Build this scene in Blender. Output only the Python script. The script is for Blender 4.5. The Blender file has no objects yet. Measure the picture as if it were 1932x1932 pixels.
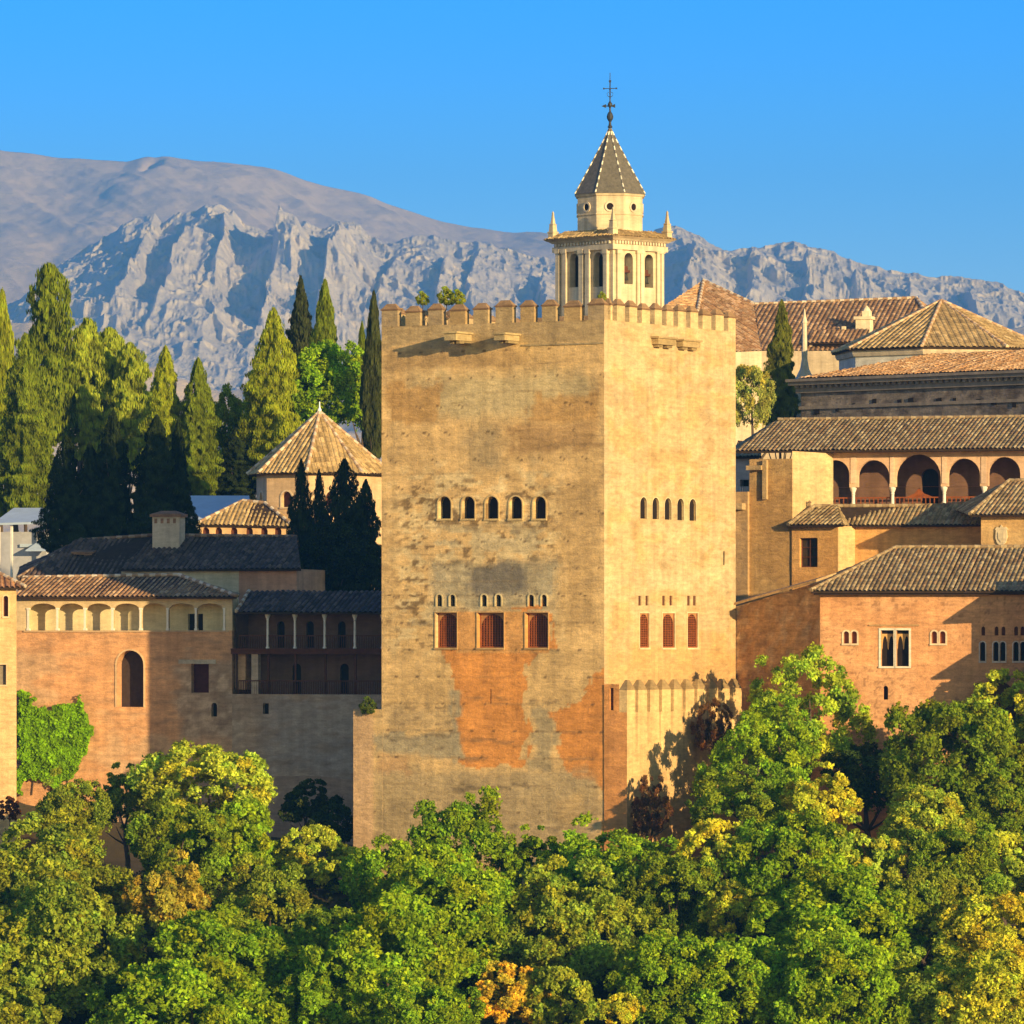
import bpy, math, random
import numpy as np
from mathutils import Vector
random.seed(7)
rng = np.random.default_rng(11)
scene = bpy.context.scene
COL = scene.collection

# ---------------------------------------------------------------- camera, world, sun, exposure
F, CX, HY = 10710.0, 966.0, 1200.0          # focal length in units of a 1932-wide picture, optical axis
cam_d = bpy.data.cameras.new('camera'); cam = bpy.data.objects.new('camera', cam_d); COL.objects.link(cam)
cam.location = (0, 0, 0); cam.rotation_euler = (math.pi/2, 0, 0)
cam_d.sensor_width = 36.0; cam_d.lens = 36.0*F/1932.0
cam_d.shift_y = (HY-966.0)/1932.0
cam_d.clip_start = 1.0; cam_d.clip_end = 40000.0
scene.camera = cam

SUN_AZ = math.atan2(0.60, -0.80)            # direction towards the sun, clockwise from +Y
SUN_EL = math.radians(10.0)
world = bpy.data.worlds.new("World"); scene.world = world; world.use_nodes = True
wn = world.node_tree; wn.nodes.clear()
sky = wn.nodes.new('ShaderNodeTexSky'); sky.sky_type = 'NISHITA'; sky.sun_disc = False
sky.sun_elevation = SUN_EL; sky.sun_rotation = SUN_AZ
sky.altitude = 700.0; sky.air_density = 1.0; sky.dust_density = 0.0; sky.ozone_density = 4.0
hs = wn.nodes.new('ShaderNodeHueSaturation'); hs.inputs['Saturation'].default_value = 1.35; hs.inputs['Value'].default_value = 1.0
def wmul(col, c):
    m = wn.nodes.new('ShaderNodeMix'); m.data_type = 'RGBA'; m.blend_type = 'MULTIPLY'; m.inputs[0].default_value = 1.0
    wn.links.new(col, m.inputs[6]); m.inputs[7].default_value = (*c, 1); return m.outputs[2]
wn.links.new(sky.outputs[0], hs.inputs['Color'])
wsep = wn.nodes.new('ShaderNodeSeparateXYZ'); wtc = wn.nodes.new('ShaderNodeTexCoord'); wn.links.new(wtc.outputs['Generated'], wsep.inputs[0])
wel = wn.nodes.new('ShaderNodeMapRange'); wel.interpolation_type = 'SMOOTHSTEP'; wn.links.new(wsep.outputs['Z'], wel.inputs[0])
wel.inputs[1].default_value = 0.045; wel.inputs[2].default_value = 0.125     # paler towards the horizon
wgr = wn.nodes.new('ShaderNodeMix'); wgr.data_type = 'RGBA'; wn.links.new(wel.outputs[0], wgr.inputs[0])
wn.links.new(wmul(hs.outputs[0], (1.34, 1.22, 1.54)), wgr.inputs[6]); wn.links.new(wmul(hs.outputs[0], (0.24, 1.00, 1.78)), wgr.inputs[7])
blue = wgr.outputs[2]          # deep clear sky away from the sun
warm = wmul(sky.outputs[0], (2.7, 1.75, 0.95))          # western sky round the low sun, boosted golden to fill shaded walls
wdot = wn.nodes.new('ShaderNodeVectorMath'); wdot.operation = 'DOT_PRODUCT'
wn.links.new(wtc.outputs['Generated'], wdot.inputs[0]); wdot.inputs[1].default_value = (0.45, -0.89, 0.0)
wmr = wn.nodes.new('ShaderNodeMapRange'); wmr.interpolation_type = 'SMOOTHSTEP'; wn.links.new(wdot.outputs['Value'], wmr.inputs[0])
wmr.inputs[1].default_value = -0.35; wmr.inputs[2].default_value = 0.55
wmx = wn.nodes.new('ShaderNodeMix'); wmx.data_type = 'RGBA'; wn.links.new(wmr.outputs[0], wmx.inputs[0]); wn.links.new(blue, wmx.inputs[6]); wn.links.new(warm, wmx.inputs[7])
bg = wn.nodes.new('ShaderNodeBackground'); bg.inputs['Strength'].default_value = 0.115
wo = wn.nodes.new('ShaderNodeOutputWorld')
wn.links.new(wmx.outputs[2], bg.inputs['Color']); wn.links.new(bg.outputs[0], wo.inputs['Surface'])

sun_d = bpy.data.lights.new('sun', 'SUN'); sun_d.energy = 5.0; sun_d.angle = math.radians(0.5); sun_d.color = (1.0, 0.73, 0.37)
sun = bpy.data.objects.new('sun', sun_d); COL.objects.link(sun)
SUN_DIR = Vector((0.60*math.cos(SUN_EL), -0.80*math.cos(SUN_EL), math.sin(SUN_EL))).normalized()
sun.rotation_euler = SUN_DIR.to_track_quat('Z', 'Y').to_euler(); sun.location = (200, -200, 200)

scene.view_settings.view_transform = 'Standard'; scene.view_settings.look = 'None'
scene.view_settings.gamma = 1.0; scene.view_settings.exposure = 0.70; scene.view_settings.use_curve_mapping = False
scene.render.engine = 'CYCLES'
scene.cycles.max_bounces = 6; scene.cycles.diffuse_bounces = 3; scene.cycles.glossy_bounces = 2
scene.cycles.transmission_bounces = 3; scene.cycles.transparent_max_bounces = 8; scene.cycles.volume_bounces = 0
scene.cycles.use_denoising = True

# ---------------------------------------------------------------- helpers: noise
def _hash(ix, iy, seed):
    h = (ix.astype(np.int64)*374761393 + iy.astype(np.int64)*668265263 + seed*974634777) & 0xffffffff
    h = ((h ^ (h >> 13))*1274126177) & 0xffffffff
    return ((h ^ (h >> 16)) & 0xffff)/65535.0
def vnoise(x, y, seed=0):
    x = np.asarray(x, float); y = np.asarray(y, float)
    ix = np.floor(x); iy = np.floor(y); fx = x-ix; fy = y-iy
    fx = fx*fx*fx*(fx*(fx*6-15)+10); fy = fy*fy*fy*(fy*(fy*6-15)+10)
    a = _hash(ix, iy, seed); b = _hash(ix+1, iy, seed); c = _hash(ix, iy+1, seed); d = _hash(ix+1, iy+1, seed)
    return (a*(1-fx)+b*fx)*(1-fy) + (c*(1-fx)+d*fx)*fy
def fbm(x, y, seed=0, oct=4, gain=0.5):
    s = 0; a = 1; t = 0
    for i in range(oct):
        s = s + a*vnoise(x*2**i+i*17.3, y*2**i+i*9.1, seed+i); t += a; a *= gain
    return s/t
def ridged(x, y, seed=0, oct=5, gain=0.55):
    s = 0; a = 1; t = 0; w = 1.0
    for i in range(oct):
        n = 1-np.abs(2*vnoise(x*2**i+i*31.7, y*2**i+i*5.3, seed+i)-1); n = n*n
        s = s + a*n*w; w = np.clip(n*1.6, 0, 1); t += a; a *= gain
    return s/t

# ---------------------------------------------------------------- helpers: objects
def tag(o, label=None, cat=None, group=None, kind=None):
    if label: o['label'] = label
    if cat: o['category'] = cat
    if group: o['group'] = group
    if kind: o['kind'] = kind
    return o
def thing(name, label, cat, loc, group=None):
    o = bpy.data.objects.new(name, None); COL.objects.link(o); o.location = loc
    o.empty_display_size = 0.5
    return tag(o, label, cat, group)
def root_of(o):
    while o.parent: o = o.parent
    return o

class MB:
    """collects polygons in world coordinates and links them as ONE mesh object"""
    def __init__(s): s.v = []; s.f = []; s.m = []; s.c = []; s.mi = 0; s.col = None
    def add(s, pts, faces, cols=None):
        o = len(s.v); s.v.extend([tuple(p) for p in pts])
        s.f.extend([tuple(i+o for i in f) for f in faces]); s.m.extend([s.mi]*len(faces))
        c = s.col if s.col is not None else (1, 1, 1)
        if cols is None: s.c.extend([c]*len(pts))
        else: s.c.extend([tuple(q) for q in cols])
    def poly(s, pts): s.add(pts, [tuple(range(len(pts)))])
    def hexa(s, b, t):                       # bottom quad, top quad
        s.add(list(b)+list(t), [(3,2,1,0),(4,5,6,7),(0,1,5,4),(1,2,6,5),(2,3,7,6),(3,0,4,7)])
    def box(s, fr, u0, u1, d0, d1, z0, z1, taper=0.0):
        b = [fr.W(u0,d0,z0), fr.W(u1,d0,z0), fr.W(u1,d1,z0), fr.W(u0,d1,z0)]
        k = taper
        t = [fr.W(u0+k,d0+k if d0<d1 else d0-k,z1), fr.W(u1-k,d0+k if d0<d1 else d0-k,z1), fr.W(u1-k,d1-k if d0<d1 else d1+k,z1), fr.W(u0+k,d1-k if d0<d1 else d1+k,z1)]
        s.hexa(b, t)
    def prism(s, fr, pts, d0, d1):           # closed (u,z) outline between two depths
        n = len(pts); a = [fr.W(u,d0,z) for u,z in pts]; b = [fr.W(u,d1,z) for u,z in pts]
        s.add(a+b, [tuple(range(n)), tuple(range(2*n-1,n-1,-1))]+[(i,(i+1)%n,(i+1)%n+n,i+n) for i in range(n)])
    def tube(s, pts, rad, n=8, cap=True):
        pts = [Vector(p) for p in pts]; rings = []
        if not hasattr(rad, '__len__'): rad = [rad]*len(pts)
        for i, p in enumerate(pts):
            d = (pts[min(i+1,len(pts)-1)]-pts[max(i-1,0)]).normalized()
            a = d.cross(Vector((0,0,1)) if abs(d.z) < 0.9 else Vector((1,0,0))).normalized(); b = d.cross(a)
            rings.append([p+(a*math.cos(2*math.pi*k/n)+b*math.sin(2*math.pi*k/n))*rad[i] for k in range(n)])
        V = [q for r in rings for q in r]; Fc = []
        for i in range(len(pts)-1):
            for k in range(n): Fc.append((i*n+k, i*n+(k+1)%n, (i+1)*n+(k+1)%n, (i+1)*n+k))
        if cap: Fc.append(tuple(range(n))); Fc.append(tuple((len(pts)-1)*n+k for k in range(n)))
        s.add(V, Fc)
    def lathe(s, c, prof, n=16, phi0=0.0):   # prof: (radius, z) about the vertical axis through c
        V = []; Fc = []
        for r, z in prof:
            for k in range(n):
                a = phi0+2*math.pi*k/n; V.append((c[0]+r*math.sin(a), c[1]-r*math.cos(a), c[2]+z))
        for i in range(len(prof)-1):
            for k in range(n): Fc.append((i*n+k, i*n+(k+1)%n, (i+1)*n+(k+1)%n, (i+1)*n+k))
        Fc.append(tuple(range(n))); Fc.append(tuple((len(prof)-1)*n+k for k in range(n)))
        s.add(V, Fc)
    def build(s, name, mats, parent=None, smooth=False, label=None):
        if not isinstance(mats, (list, tuple)): mats = [mats]
        V = np.array(s.v, float)
        if parent is not None:
            q = parent; L = Vector((0,0,0))
            while q is not None: L = L+q.location; q = q.parent
            V = V-np.array(L)
        me = bpy.data.meshes.new(name); me.from_pydata(V.tolist(), [], s.f)
        for m in mats: me.materials.append(m)
        if len(mats) > 1: me.polygons.foreach_set('material_index', s.m)
        ca = me.color_attributes.new('Col', 'FLOAT_COLOR', 'POINT')
        c = np.ones((len(s.v), 4), np.float32); c[:, :3] = np.array(s.c, np.float32); ca.data.foreach_set('color', c.ravel())
        if smooth: me.polygons.foreach_set('use_smooth', [True]*len(me.polygons))
        me.update()
        o = bpy.data.objects.new(name, me); COL.objects.link(o); o.parent = parent
        if label: o['label'] = label
        return o

class Frame:
    """a vertical plane: u runs along it to the viewer's right, d out of it towards the viewer"""
    def __init__(s, px, Y, yaw, X=None):
        s.Y0 = Y; s.X0 = (px-CX)/F*Y if X is None else X
        s.a = math.radians(yaw); s.t = (math.cos(s.a), math.sin(s.a)); s.n = (math.sin(s.a), -math.cos(s.a))
    def W(s, u, d, z): return (s.X0+u*s.t[0]+d*s.n[0], s.Y0+u*s.t[1]+d*s.n[1], z)
    def u(s, px, d=0.0):
        k = (px-CX)/F; X = s.X0+d*s.n[0]; Y = s.Y0+d*s.n[1]
        return (k*Y-X)/(s.t[0]-k*s.t[1])
    def uz(s, px, py, d=0.0):
        u = s.u(px, d); return u, (HY-py)/F*(s.Y0+d*s.n[1]+u*s.t[1])
    def z(s, px, py, d=0.0): return s.uz(px, py, d)[1]
    def at(s, px, py, d=0.0):
        u, z = s.uz(px, py, d); return Vector(s.W(u, d, z))
    def sub(s, u, d, yaw):                   # a frame at (u,d) of this one, turned to yaw
        p = s.W(u, d, 0); return Frame(0, p[1], yaw, X=p[0])
def P(px, py, Y): return Vector(((px-CX)/F*Y, Y, (HY-py)/F*Y))

# ---------------------------------------------------------------- materials
def new_mat(name):
    m = bpy.data.materials.new(name); m.use_nodes = True; nt = m.node_tree; nt.nodes.clear()
    out = nt.nodes.new('ShaderNodeOutputMaterial'); b = nt.nodes.new('ShaderNodeBsdfPrincipled')
    nt.links.new(b.outputs[0], out.inputs[0]); b.inputs['Roughness'].default_value = 0.9
    b.inputs['Specular IOR Level'].default_value = 0.15
    return m, nt, b, out
def N(nt, t, **k):
    n = nt.nodes.new(t)
    for a, v in k.items(): setattr(n, a, v)
    return n
def noise(nt, vec, scale, detail=6, rough=0.6, stretch=None):
    if stretch:
        mp = N(nt, 'ShaderNodeMapping'); mp.inputs['Scale'].default_value = stretch; nt.links.new(vec, mp.inputs[0]); vec = mp.outputs[0]
    n = N(nt, 'ShaderNodeTexNoise'); n.inputs['Scale'].default_value = scale; n.inputs['Detail'].default_value = detail
    n.inputs['Roughness'].default_value = rough; nt.links.new(vec, n.inputs['Vector']); return n.outputs['Fac']
def rng_map(nt, x, a, b, c, d):
    r = N(nt, 'ShaderNodeMapRange'); nt.links.new(x, r.inputs[0])
    for i, v in zip((1,2,3,4), (a,b,c,d)): r.inputs[i].default_value = v
    return r.outputs[0]
def mul_col(nt, col, fac):
    m = N(nt, 'ShaderNodeVectorMath', operation='SCALE'); nt.links.new(col, m.inputs[0]); nt.links.new(fac, m.inputs['Scale']); return m.outputs[0]
def mixc(nt, fac, a, b):
    m = N(nt, 'ShaderNodeMix', data_type='RGBA'); nt.links.new(fac, m.inputs[0])
    for i, v in ((6, a), (7, b)):
        if isinstance(v, tuple): m.inputs[i].default_value = (*v, 1)
        else: nt.links.new(v, m.inputs[i])
    return m.outputs[2]

def masonry(name, color=(1,1,1), bump=0.5, rough_stones=0.5, grain=9.0, dist=0.05, streak=0.25):
    """plaster / rammed earth / rubble: vertex colour x tint x noise at three sizes, with relief"""
    m, nt, b, out = new_mat(name)
    tc = N(nt, 'ShaderNodeTexCoord').outputs['Object']
    at = N(nt, 'ShaderNodeAttribute', attribute_name='Col').outputs['Color']
    tn = N(nt, 'ShaderNodeMix', data_type='RGBA', blend_type='MULTIPLY'); tn.inputs[0].default_value = 1
    nt.links.new(at, tn.inputs[6]); tn.inputs[7].default_value = (*color, 1)
    big = noise(nt, tc, 0.35, 5, 0.6, (1,1,2.2)); mid = noise(nt, tc, 1.6, 6, 0.65, (1,1,2.6)); fine = noise(nt, tc, grain, 5, 0.7)
    ver = noise(nt, tc, 1.1, 4, 0.6, (1.6,1.6,0.10))
    c = mul_col(nt, tn.outputs[2], rng_map(nt, big, 0.3, 0.7, 0.84, 1.14))
    c = mul_col(nt, c, rng_map(nt, mid, 0.28, 0.72, 1-0.34*rough_stones, 1+0.30*rough_stones))
    c = mul_col(nt, c, rng_map(nt, fine, 0.3, 0.7, 1-0.20*rough_stones, 1+0.18*rough_stones))
    c = mul_col(nt, c, rng_map(nt, ver, 0.35, 0.75, 1+0.3*streak, 1-0.8*streak))
    crs = noise(nt, tc, 1.3, 6, 0.7, (0.55,0.55,6.5))
    c = mul_col(nt, c, rng_map(nt, crs, 0.3, 0.7, 1-0.20*rough_stones, 1+0.14*rough_stones))
    crk = noise(nt, tc, 1.0, 8, 0.72, (0.7,0.7,4.0)); c = mul_col(nt, c, rng_map(nt, crk, 0.30, 0.40, 1-0.4*rough_stones, 1))
    nt.links.new(c, b.inputs['Base Color'])
    ad = N(nt, 'ShaderNodeMath', operation='MULTIPLY_ADD'); nt.links.new(mid, ad.inputs[0]); ad.inputs[1].default_value = 1.6; nt.links.new(fine, ad.inputs[2])
    bp = N(nt, 'ShaderNodeBump'); bp.inputs['Strength'].default_value = bump; bp.inputs['Distance'].default_value = dist
    nt.links.new(ad.outputs[0], bp.inputs['Height']); nt.links.new(bp.outputs[0], b.inputs['Normal'])
    return m
def plain(name, color, rough=0.85, var=0.25, scale=3.0, metallic=0.0, bump=0.2, use_col=False):
    m, nt, b, out = new_mat(name); b.inputs['Roughness'].default_value = rough; b.inputs['Metallic'].default_value = metallic
    tc = N(nt, 'ShaderNodeTexCoord').outputs['Object']; n = noise(nt, tc, scale, 6, 0.65)
    if use_col:
        at = N(nt, 'ShaderNodeAttribute', attribute_name='Col').outputs['Color']
        tn = N(nt, 'ShaderNodeMix', data_type='RGBA', blend_type='MULTIPLY'); tn.inputs[0].default_value = 1
        nt.links.new(at, tn.inputs[6]); tn.inputs[7].default_value = (*color, 1); base = tn.outputs[2]
    else:
        rgb = N(nt, 'ShaderNodeRGB'); rgb.outputs[0].default_value = (*color, 1); base = rgb.outputs[0]
    nt.links.new(mul_col(nt, base, rng_map(nt, n, 0.3, 0.7, 1-var, 1+var)), b.inputs['Base Color'])
    bp = N(nt, 'ShaderNodeBump'); bp.inputs['Strength'].default_value = bump; bp.inputs['Distance'].default_value = 0.02
    nt.links.new(n, bp.inputs['Height']); nt.links.new(bp.outputs[0], b.inputs['Normal'])
    return m
def leaf_mat(name):
    m, nt, b, out = new_mat(name); nt.nodes.remove(b)
    oi = N(nt, 'ShaderNodeObjectInfo').outputs['Color']
    at = N(nt, 'ShaderNodeAttribute', attribute_name='Col')
    tn = N(nt, 'ShaderNodeMix', data_type='RGBA', blend_type='MULTIPLY'); tn.inputs[0].default_value = 1
    nt.links.new(oi, tn.inputs[6]); nt.links.new(at.outputs['Color'], tn.inputs[7])
    d = N(nt, 'ShaderNodeBsdfDiffuse'); t = N(nt, 'ShaderNodeBsdfTranslucent'); mx = N(nt, 'ShaderNodeMixShader'); mx.inputs[0].default_value = 0.36
    nt.links.new(tn.outputs[2], d.inputs[0])
    tt = N(nt, 'ShaderNodeMix', data_type='RGBA', blend_type='MULTIPLY'); tt.inputs[0].default_value = 1
    nt.links.new(tn.outputs[2], tt.inputs[6]); tt.inputs[7].default_value = (1.2, 1.25, 0.5, 1); nt.links.new(tt.outputs[2], t.inputs[0])
    nt.links.new(d.outputs[0], mx.inputs[1]); nt.links.new(t.outputs[0], mx.inputs[2]); nt.links.new(mx.outputs[0], out.inputs[0])
    return m

M_STONE = masonry('rammed_earth', bump=0.7, rough_stones=0.68)
M_PLASTER = masonry('lime_plaster', bump=0.3, rough_stones=0.4)
M_BRICK = masonry('rough_brick', bump=0.8, rough_stones=1.0, grain=6.0)
M_CHURCH = masonry('church_stone', bump=0.25, rough_stones=0.35, streak=0.4)
M_DARK = plain('dark_interior', (0.018, 0.012, 0.008), 0.95, 0.3)
M_WOOD = plain('old_wood', (0.10, 0.035, 0.015), 0.8, 0.3)
M_REDWOOD = plain('red_lattice_wood', (0.235, 0.065, 0.016), 0.8, 0.35, 5)
M_SOFFIT = plain('soffit_wood', (0.045, 0.028, 0.016), 0.9, 0.3)
M_TILE = plain('clay_tile', (1,1,1), 0.85, 0.35, 5.0, use_col=True, bump=0.3)
M_MORTAR = plain('ridge_mortar', (1,1,1), 0.9, 0.25, 6.0, use_col=True)
M_SLATE = plain('glazed_spire_tile', (0.125, 0.11, 0.082), 0.6, 0.3, 4)
M_IRON = plain('wrought_iron', (0.05, 0.055, 0.06), 0.6, 0.2, 8, 0.4)
M_BRONZE = plain('bell_bronze', (0.05, 0.045, 0.03), 0.55, 0.2, 8, 0.6)
M_WHITE = plain('whitewash', (0.70, 0.66, 0.58), 0.85, 0.12, 2)
M_MARBLE = plain('marble_column', (0.72, 0.66, 0.56), 0.6, 0.12, 4)
M_SHADED_WHITE = plain('shaded_whitewash', (0.40, 0.40, 0.41), 0.9, 0.15, 1.5)  # whitewash greyed: the shade on these walls is put into the colour
M_METAL = plain('pale_sheet_metal', (0.42, 0.50, 0.58), 0.6, 0.1, 1)
M_LEAF = leaf_mat('leaf'); M_BARK = plain('bark', (0.09, 0.065, 0.045), 0.95, 0.4, 4, bump=0.5)

# ---------------------------------------------------------------- helpers: facades
def arc_pts(o, n=12):
    u0, u1, z1 = o['u0'], o['u1'], o['z1']; r = (u1-u0)/2; um = (u0+u1)/2; kind = o.get('arch')
    rise = o.get('rise', r)
    return [(um-r*math.cos(math.pi*i/n), z1-rise+rise*math.sin(math.pi*i/n)) for i in range(n+1)]
def opening_outline(o):
    if o.get('arch'): a = arc_pts(o); return [(o['u0'], o['z0'])]+a+[(o['u1'], o['z0'])]
    return [(o['u0'],o['z0']),(o['u0'],o['z1']),(o['u1'],o['z1']),(o['u1'],o['z0'])]
def facade(fr, u0, u1, z0, z1, ops=(), res=0.25, colf=None, relief=0.0, d=0.0, seed=3, keep=None, mb=None):
    """a wall face with real openings: a grid with holes, arch spandrels and reveals"""
    def lines(a, b, edges):
        n = max(1, int(round((b-a)/res))); g = list(np.linspace(a, b, n+1)); e = sorted(x for x in edges if a < x < b)
        g = [x for x in g if x in (a, b) or all(abs(x-y) > 0.3*res for y in e)]
        return np.array(sorted(set([round(x, 5) for x in g+e])))
    us = lines(u0, u1, [o[k] for o in ops for k in ('u0','u1')]); zs = lines(z0, z1, [o[k] for o in ops for k in ('z0','z1')])
    U, Z = np.meshgrid(us, zs, indexing='ij'); nu, nz = U.shape
    D = np.full(U.shape, d)
    if relief:
        r = (fbm(U*0.7, Z*1.1, seed, 5)-0.5)*2*relief
        for o in ops:
            dd = np.maximum(np.maximum(o['u0']-U, U-o['u1']), np.maximum(o['z0']-Z, Z-o['z1'])); r = r*np.clip(dd/0.35, 0, 1)
        e = np.minimum(np.minimum(U-u0, u1-U), 1); D = D+r*np.clip(e/0.4, 0, 1)
    uz = [(a, b) for a, b in zip(U.ravel(), Z.ravel())]; dep = list(D.ravel())
    faces = []
    uc = (us[:-1]+us[1:])/2; zc = (zs[:-1]+zs[1:])/2
    UC, ZC = np.meshgrid(uc, zc, indexing='ij'); ok = np.ones(UC.shape, bool)
    for o in ops: ok &= ~((UC > o['u0']-1e-4) & (UC < o['u1']+1e-4) & (ZC > o['z0']-1e-4) & (ZC < o['z1']+1e-4))
    if keep is not None: ok &= keep(UC, ZC)
    for i, j in np.argwhere(ok): faces.append((i*nz+j, (i+1)*nz+j, (i+1)*nz+j+1, i*nz+j+1))
    for o in ops:
        if o.get('arch'):
            a = arc_pts(o); h = len(a)//2
            for corner, seq in (((o['u0'], o['z1']), a[:h+1]), ((o['u1'], o['z1']), a[h:])):
                b = len(uz); uz.append(corner); dep.append(d)
                for q in seq: uz.append(q); dep.append(d)
                for k in range(len(seq)-1): faces.append((b, b+1+k, b+2+k))
        out = opening_outline(o); b = len(uz); n = len(out); dp = o.get('depth', 0.4)
        for q in out: uz.append(q); dep.append(d)
        for q in out: uz.append(q); dep.append(d-dp)
        for k in range(n): faces.append((b+k, b+(k+1)%n, b+n+(k+1)%n, b+n+k))
    uz = np.array(uz); dep = np.array(dep)
    cols = colf(uz[:,0], uz[:,1]) if colf else np.ones((len(uz), 3))
    mb = mb or MB()
    pts = [fr.W(a, q, b) for (a, b), q in zip(uz, dep)]
    mb.add(pts, faces, cols)
    return mb
def op(fr, pxa, pxb, pya, pyb, depth=0.4, arch=False, d=0.0, rise=None):
    u0, z1 = fr.uz(pxa, pya, d); u1, z0 = fr.uz(pxb, pyb, d)
    zt = (fr.z(pxa, pya, d)+fr.z(pxb, pya, d))/2; zb = (fr.z(pxa, pyb, d)+fr.z(pxb, pyb, d))/2
    o = dict(u0=u0, u1=u1, z0=zb, z1=zt, depth=depth, arch=arch)
    if rise: o['rise'] = rise*(u1-u0)
    return o
def infill(fr, o, name, mat, parent, d=0.0, extra=0.0):
    mb = MB(); out = opening_outline(o); mb.poly([fr.W(u, d-o.get('depth', 0.4)+0.003+extra, z) for u, z in out])
    return mb.build(name, mat, parent)
def lattice(fr, o, name, parent, d=0.0, nu=6, nz=9, mat=None, w=0.05):
    """wooden lattice window: dark pane with real bars in front of it, arched head board"""
    dp = o['depth']; pane = infill(fr, o, name, M_DARK, parent, d)
    mb = MB(); u0, u1, z0, z1 = o['u0'], o['u1'], o['z0'], o['z1']
    mb.box(fr, u0, u0+0.09, d-dp+0.02, d-dp+0.12, z0, z1); mb.box(fr, u1-0.09, u1, d-dp+0.02, d-dp+0.12, z0, z1)
    mb.box(fr, u0+0.09, u1-0.09, d-dp+0.02, d-dp+0.11, z0, z0+0.1); mb.box(fr, u0+0.09, u1-0.09, d-dp+0.02, d-dp+0.11, z1-0.1, z1)
    for i in range(1, nu):
        u = u0+0.05+(u1-u0-0.1)*i/nu; mb.box(fr, u-w/2, u+w/2, d-dp+0.03, d-dp+0.085, z0+0.1, z1-0.1)
    for j in range(1, nz):
        z = z0+0.05+(z1-z0-0.1)*j/nz; mb.box(fr, u0+0.09, u1-0.09, d-dp+0.035, d-dp+0.075, z-w/2, z+w/2)
    mb.build('lattice', mat or M_REDWOOD, pane)
    hb = MB(); hb.col = (0.42,0.20,0.075); r_ = (u1-u0)/2-0.09; um = (u0+u1)/2; zc = z1-r_*1.15; dd = d-dp+0.124
    for s_ in (-1, 1):                       # carved arch head over the lattice
        pts = [(um+s_*r_*math.cos(a), zc+r_*1.05*math.sin(a)) for a in np.linspace(0, math.pi/2, 7)]+[(um, z1), (um+s_*r_, z1)]
        hb.add([fr.W(x, dd, z) for x, z in pts], [tuple(range(len(pts)))])
    hb.build('arch_head', M_PLASTER, pane)
    return pane
def const_col(c, var=0.12, seed=5, sc=0.8):
    c = np.array(c)
    def f(u, z): return c[None,:]*(1+var*2*(fbm(u*sc, z*sc*1.7, seed, 4)-0.5))[:,None]
    return f

# ---------------------------------------------------------------- helpers: tiled roofs
TILE_OLD = [(0.26,0.18,0.085),(0.30,0.21,0.10),(0.34,0.25,0.125),(0.22,0.15,0.07),(0.28,0.175,0.08),(0.36,0.27,0.14)]
TILE_RED = [(0.38,0.19,0.085),(0.44,0.24,0.11),(0.33,0.16,0.075),(0.48,0.29,0.15),(0.29,0.14,0.07)]
TILE_BROWN = [(0.22,0.10,0.05),(0.28,0.14,0.07),(0.17,0.08,0.045),(0.33,0.18,0.09)]
TILE_RB = [(0.36,0.21,0.10),(0.30,0.17,0.08),(0.40,0.25,0.13),(0.25,0.14,0.07)]
TILE_RED2 = [(0.50,0.27,0.11),(0.55,0.32,0.14),(0.44,0.23,0.09),(0.58,0.36,0.18)]
TILE_SHADED = [(0.10,0.068,0.052),(0.13,0.085,0.062),(0.08,0.055,0.042),(0.15,0.10,0.07)]  # brown clay darkened: the tower's shade is put into these tiles
TILE_TAN = [(0.42,0.28,0.11),(0.46,0.31,0.13),(0.38,0.25,0.10),(0.49,0.34,0.15)]
def clip_range(poly, x):
    lo, hi = 1e9, -1e9; n = len(poly)
    for i in range(n):
        (xa, ya), (xb, yb) = poly[i], poly[(i+1)%n]
        if min(xa, xb)-1e-6 <= x <= max(xa, xb)+1e-6:
            if abs(xb-xa) < 1e-9: ys = (ya, yb)
            else: ys = (ya+(yb-ya)*min(1,max(0,(x-xa)/(xb-xa))),)
            for y in ys: lo = min(lo, y); hi = max(hi, y)
    return lo, hi
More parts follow.
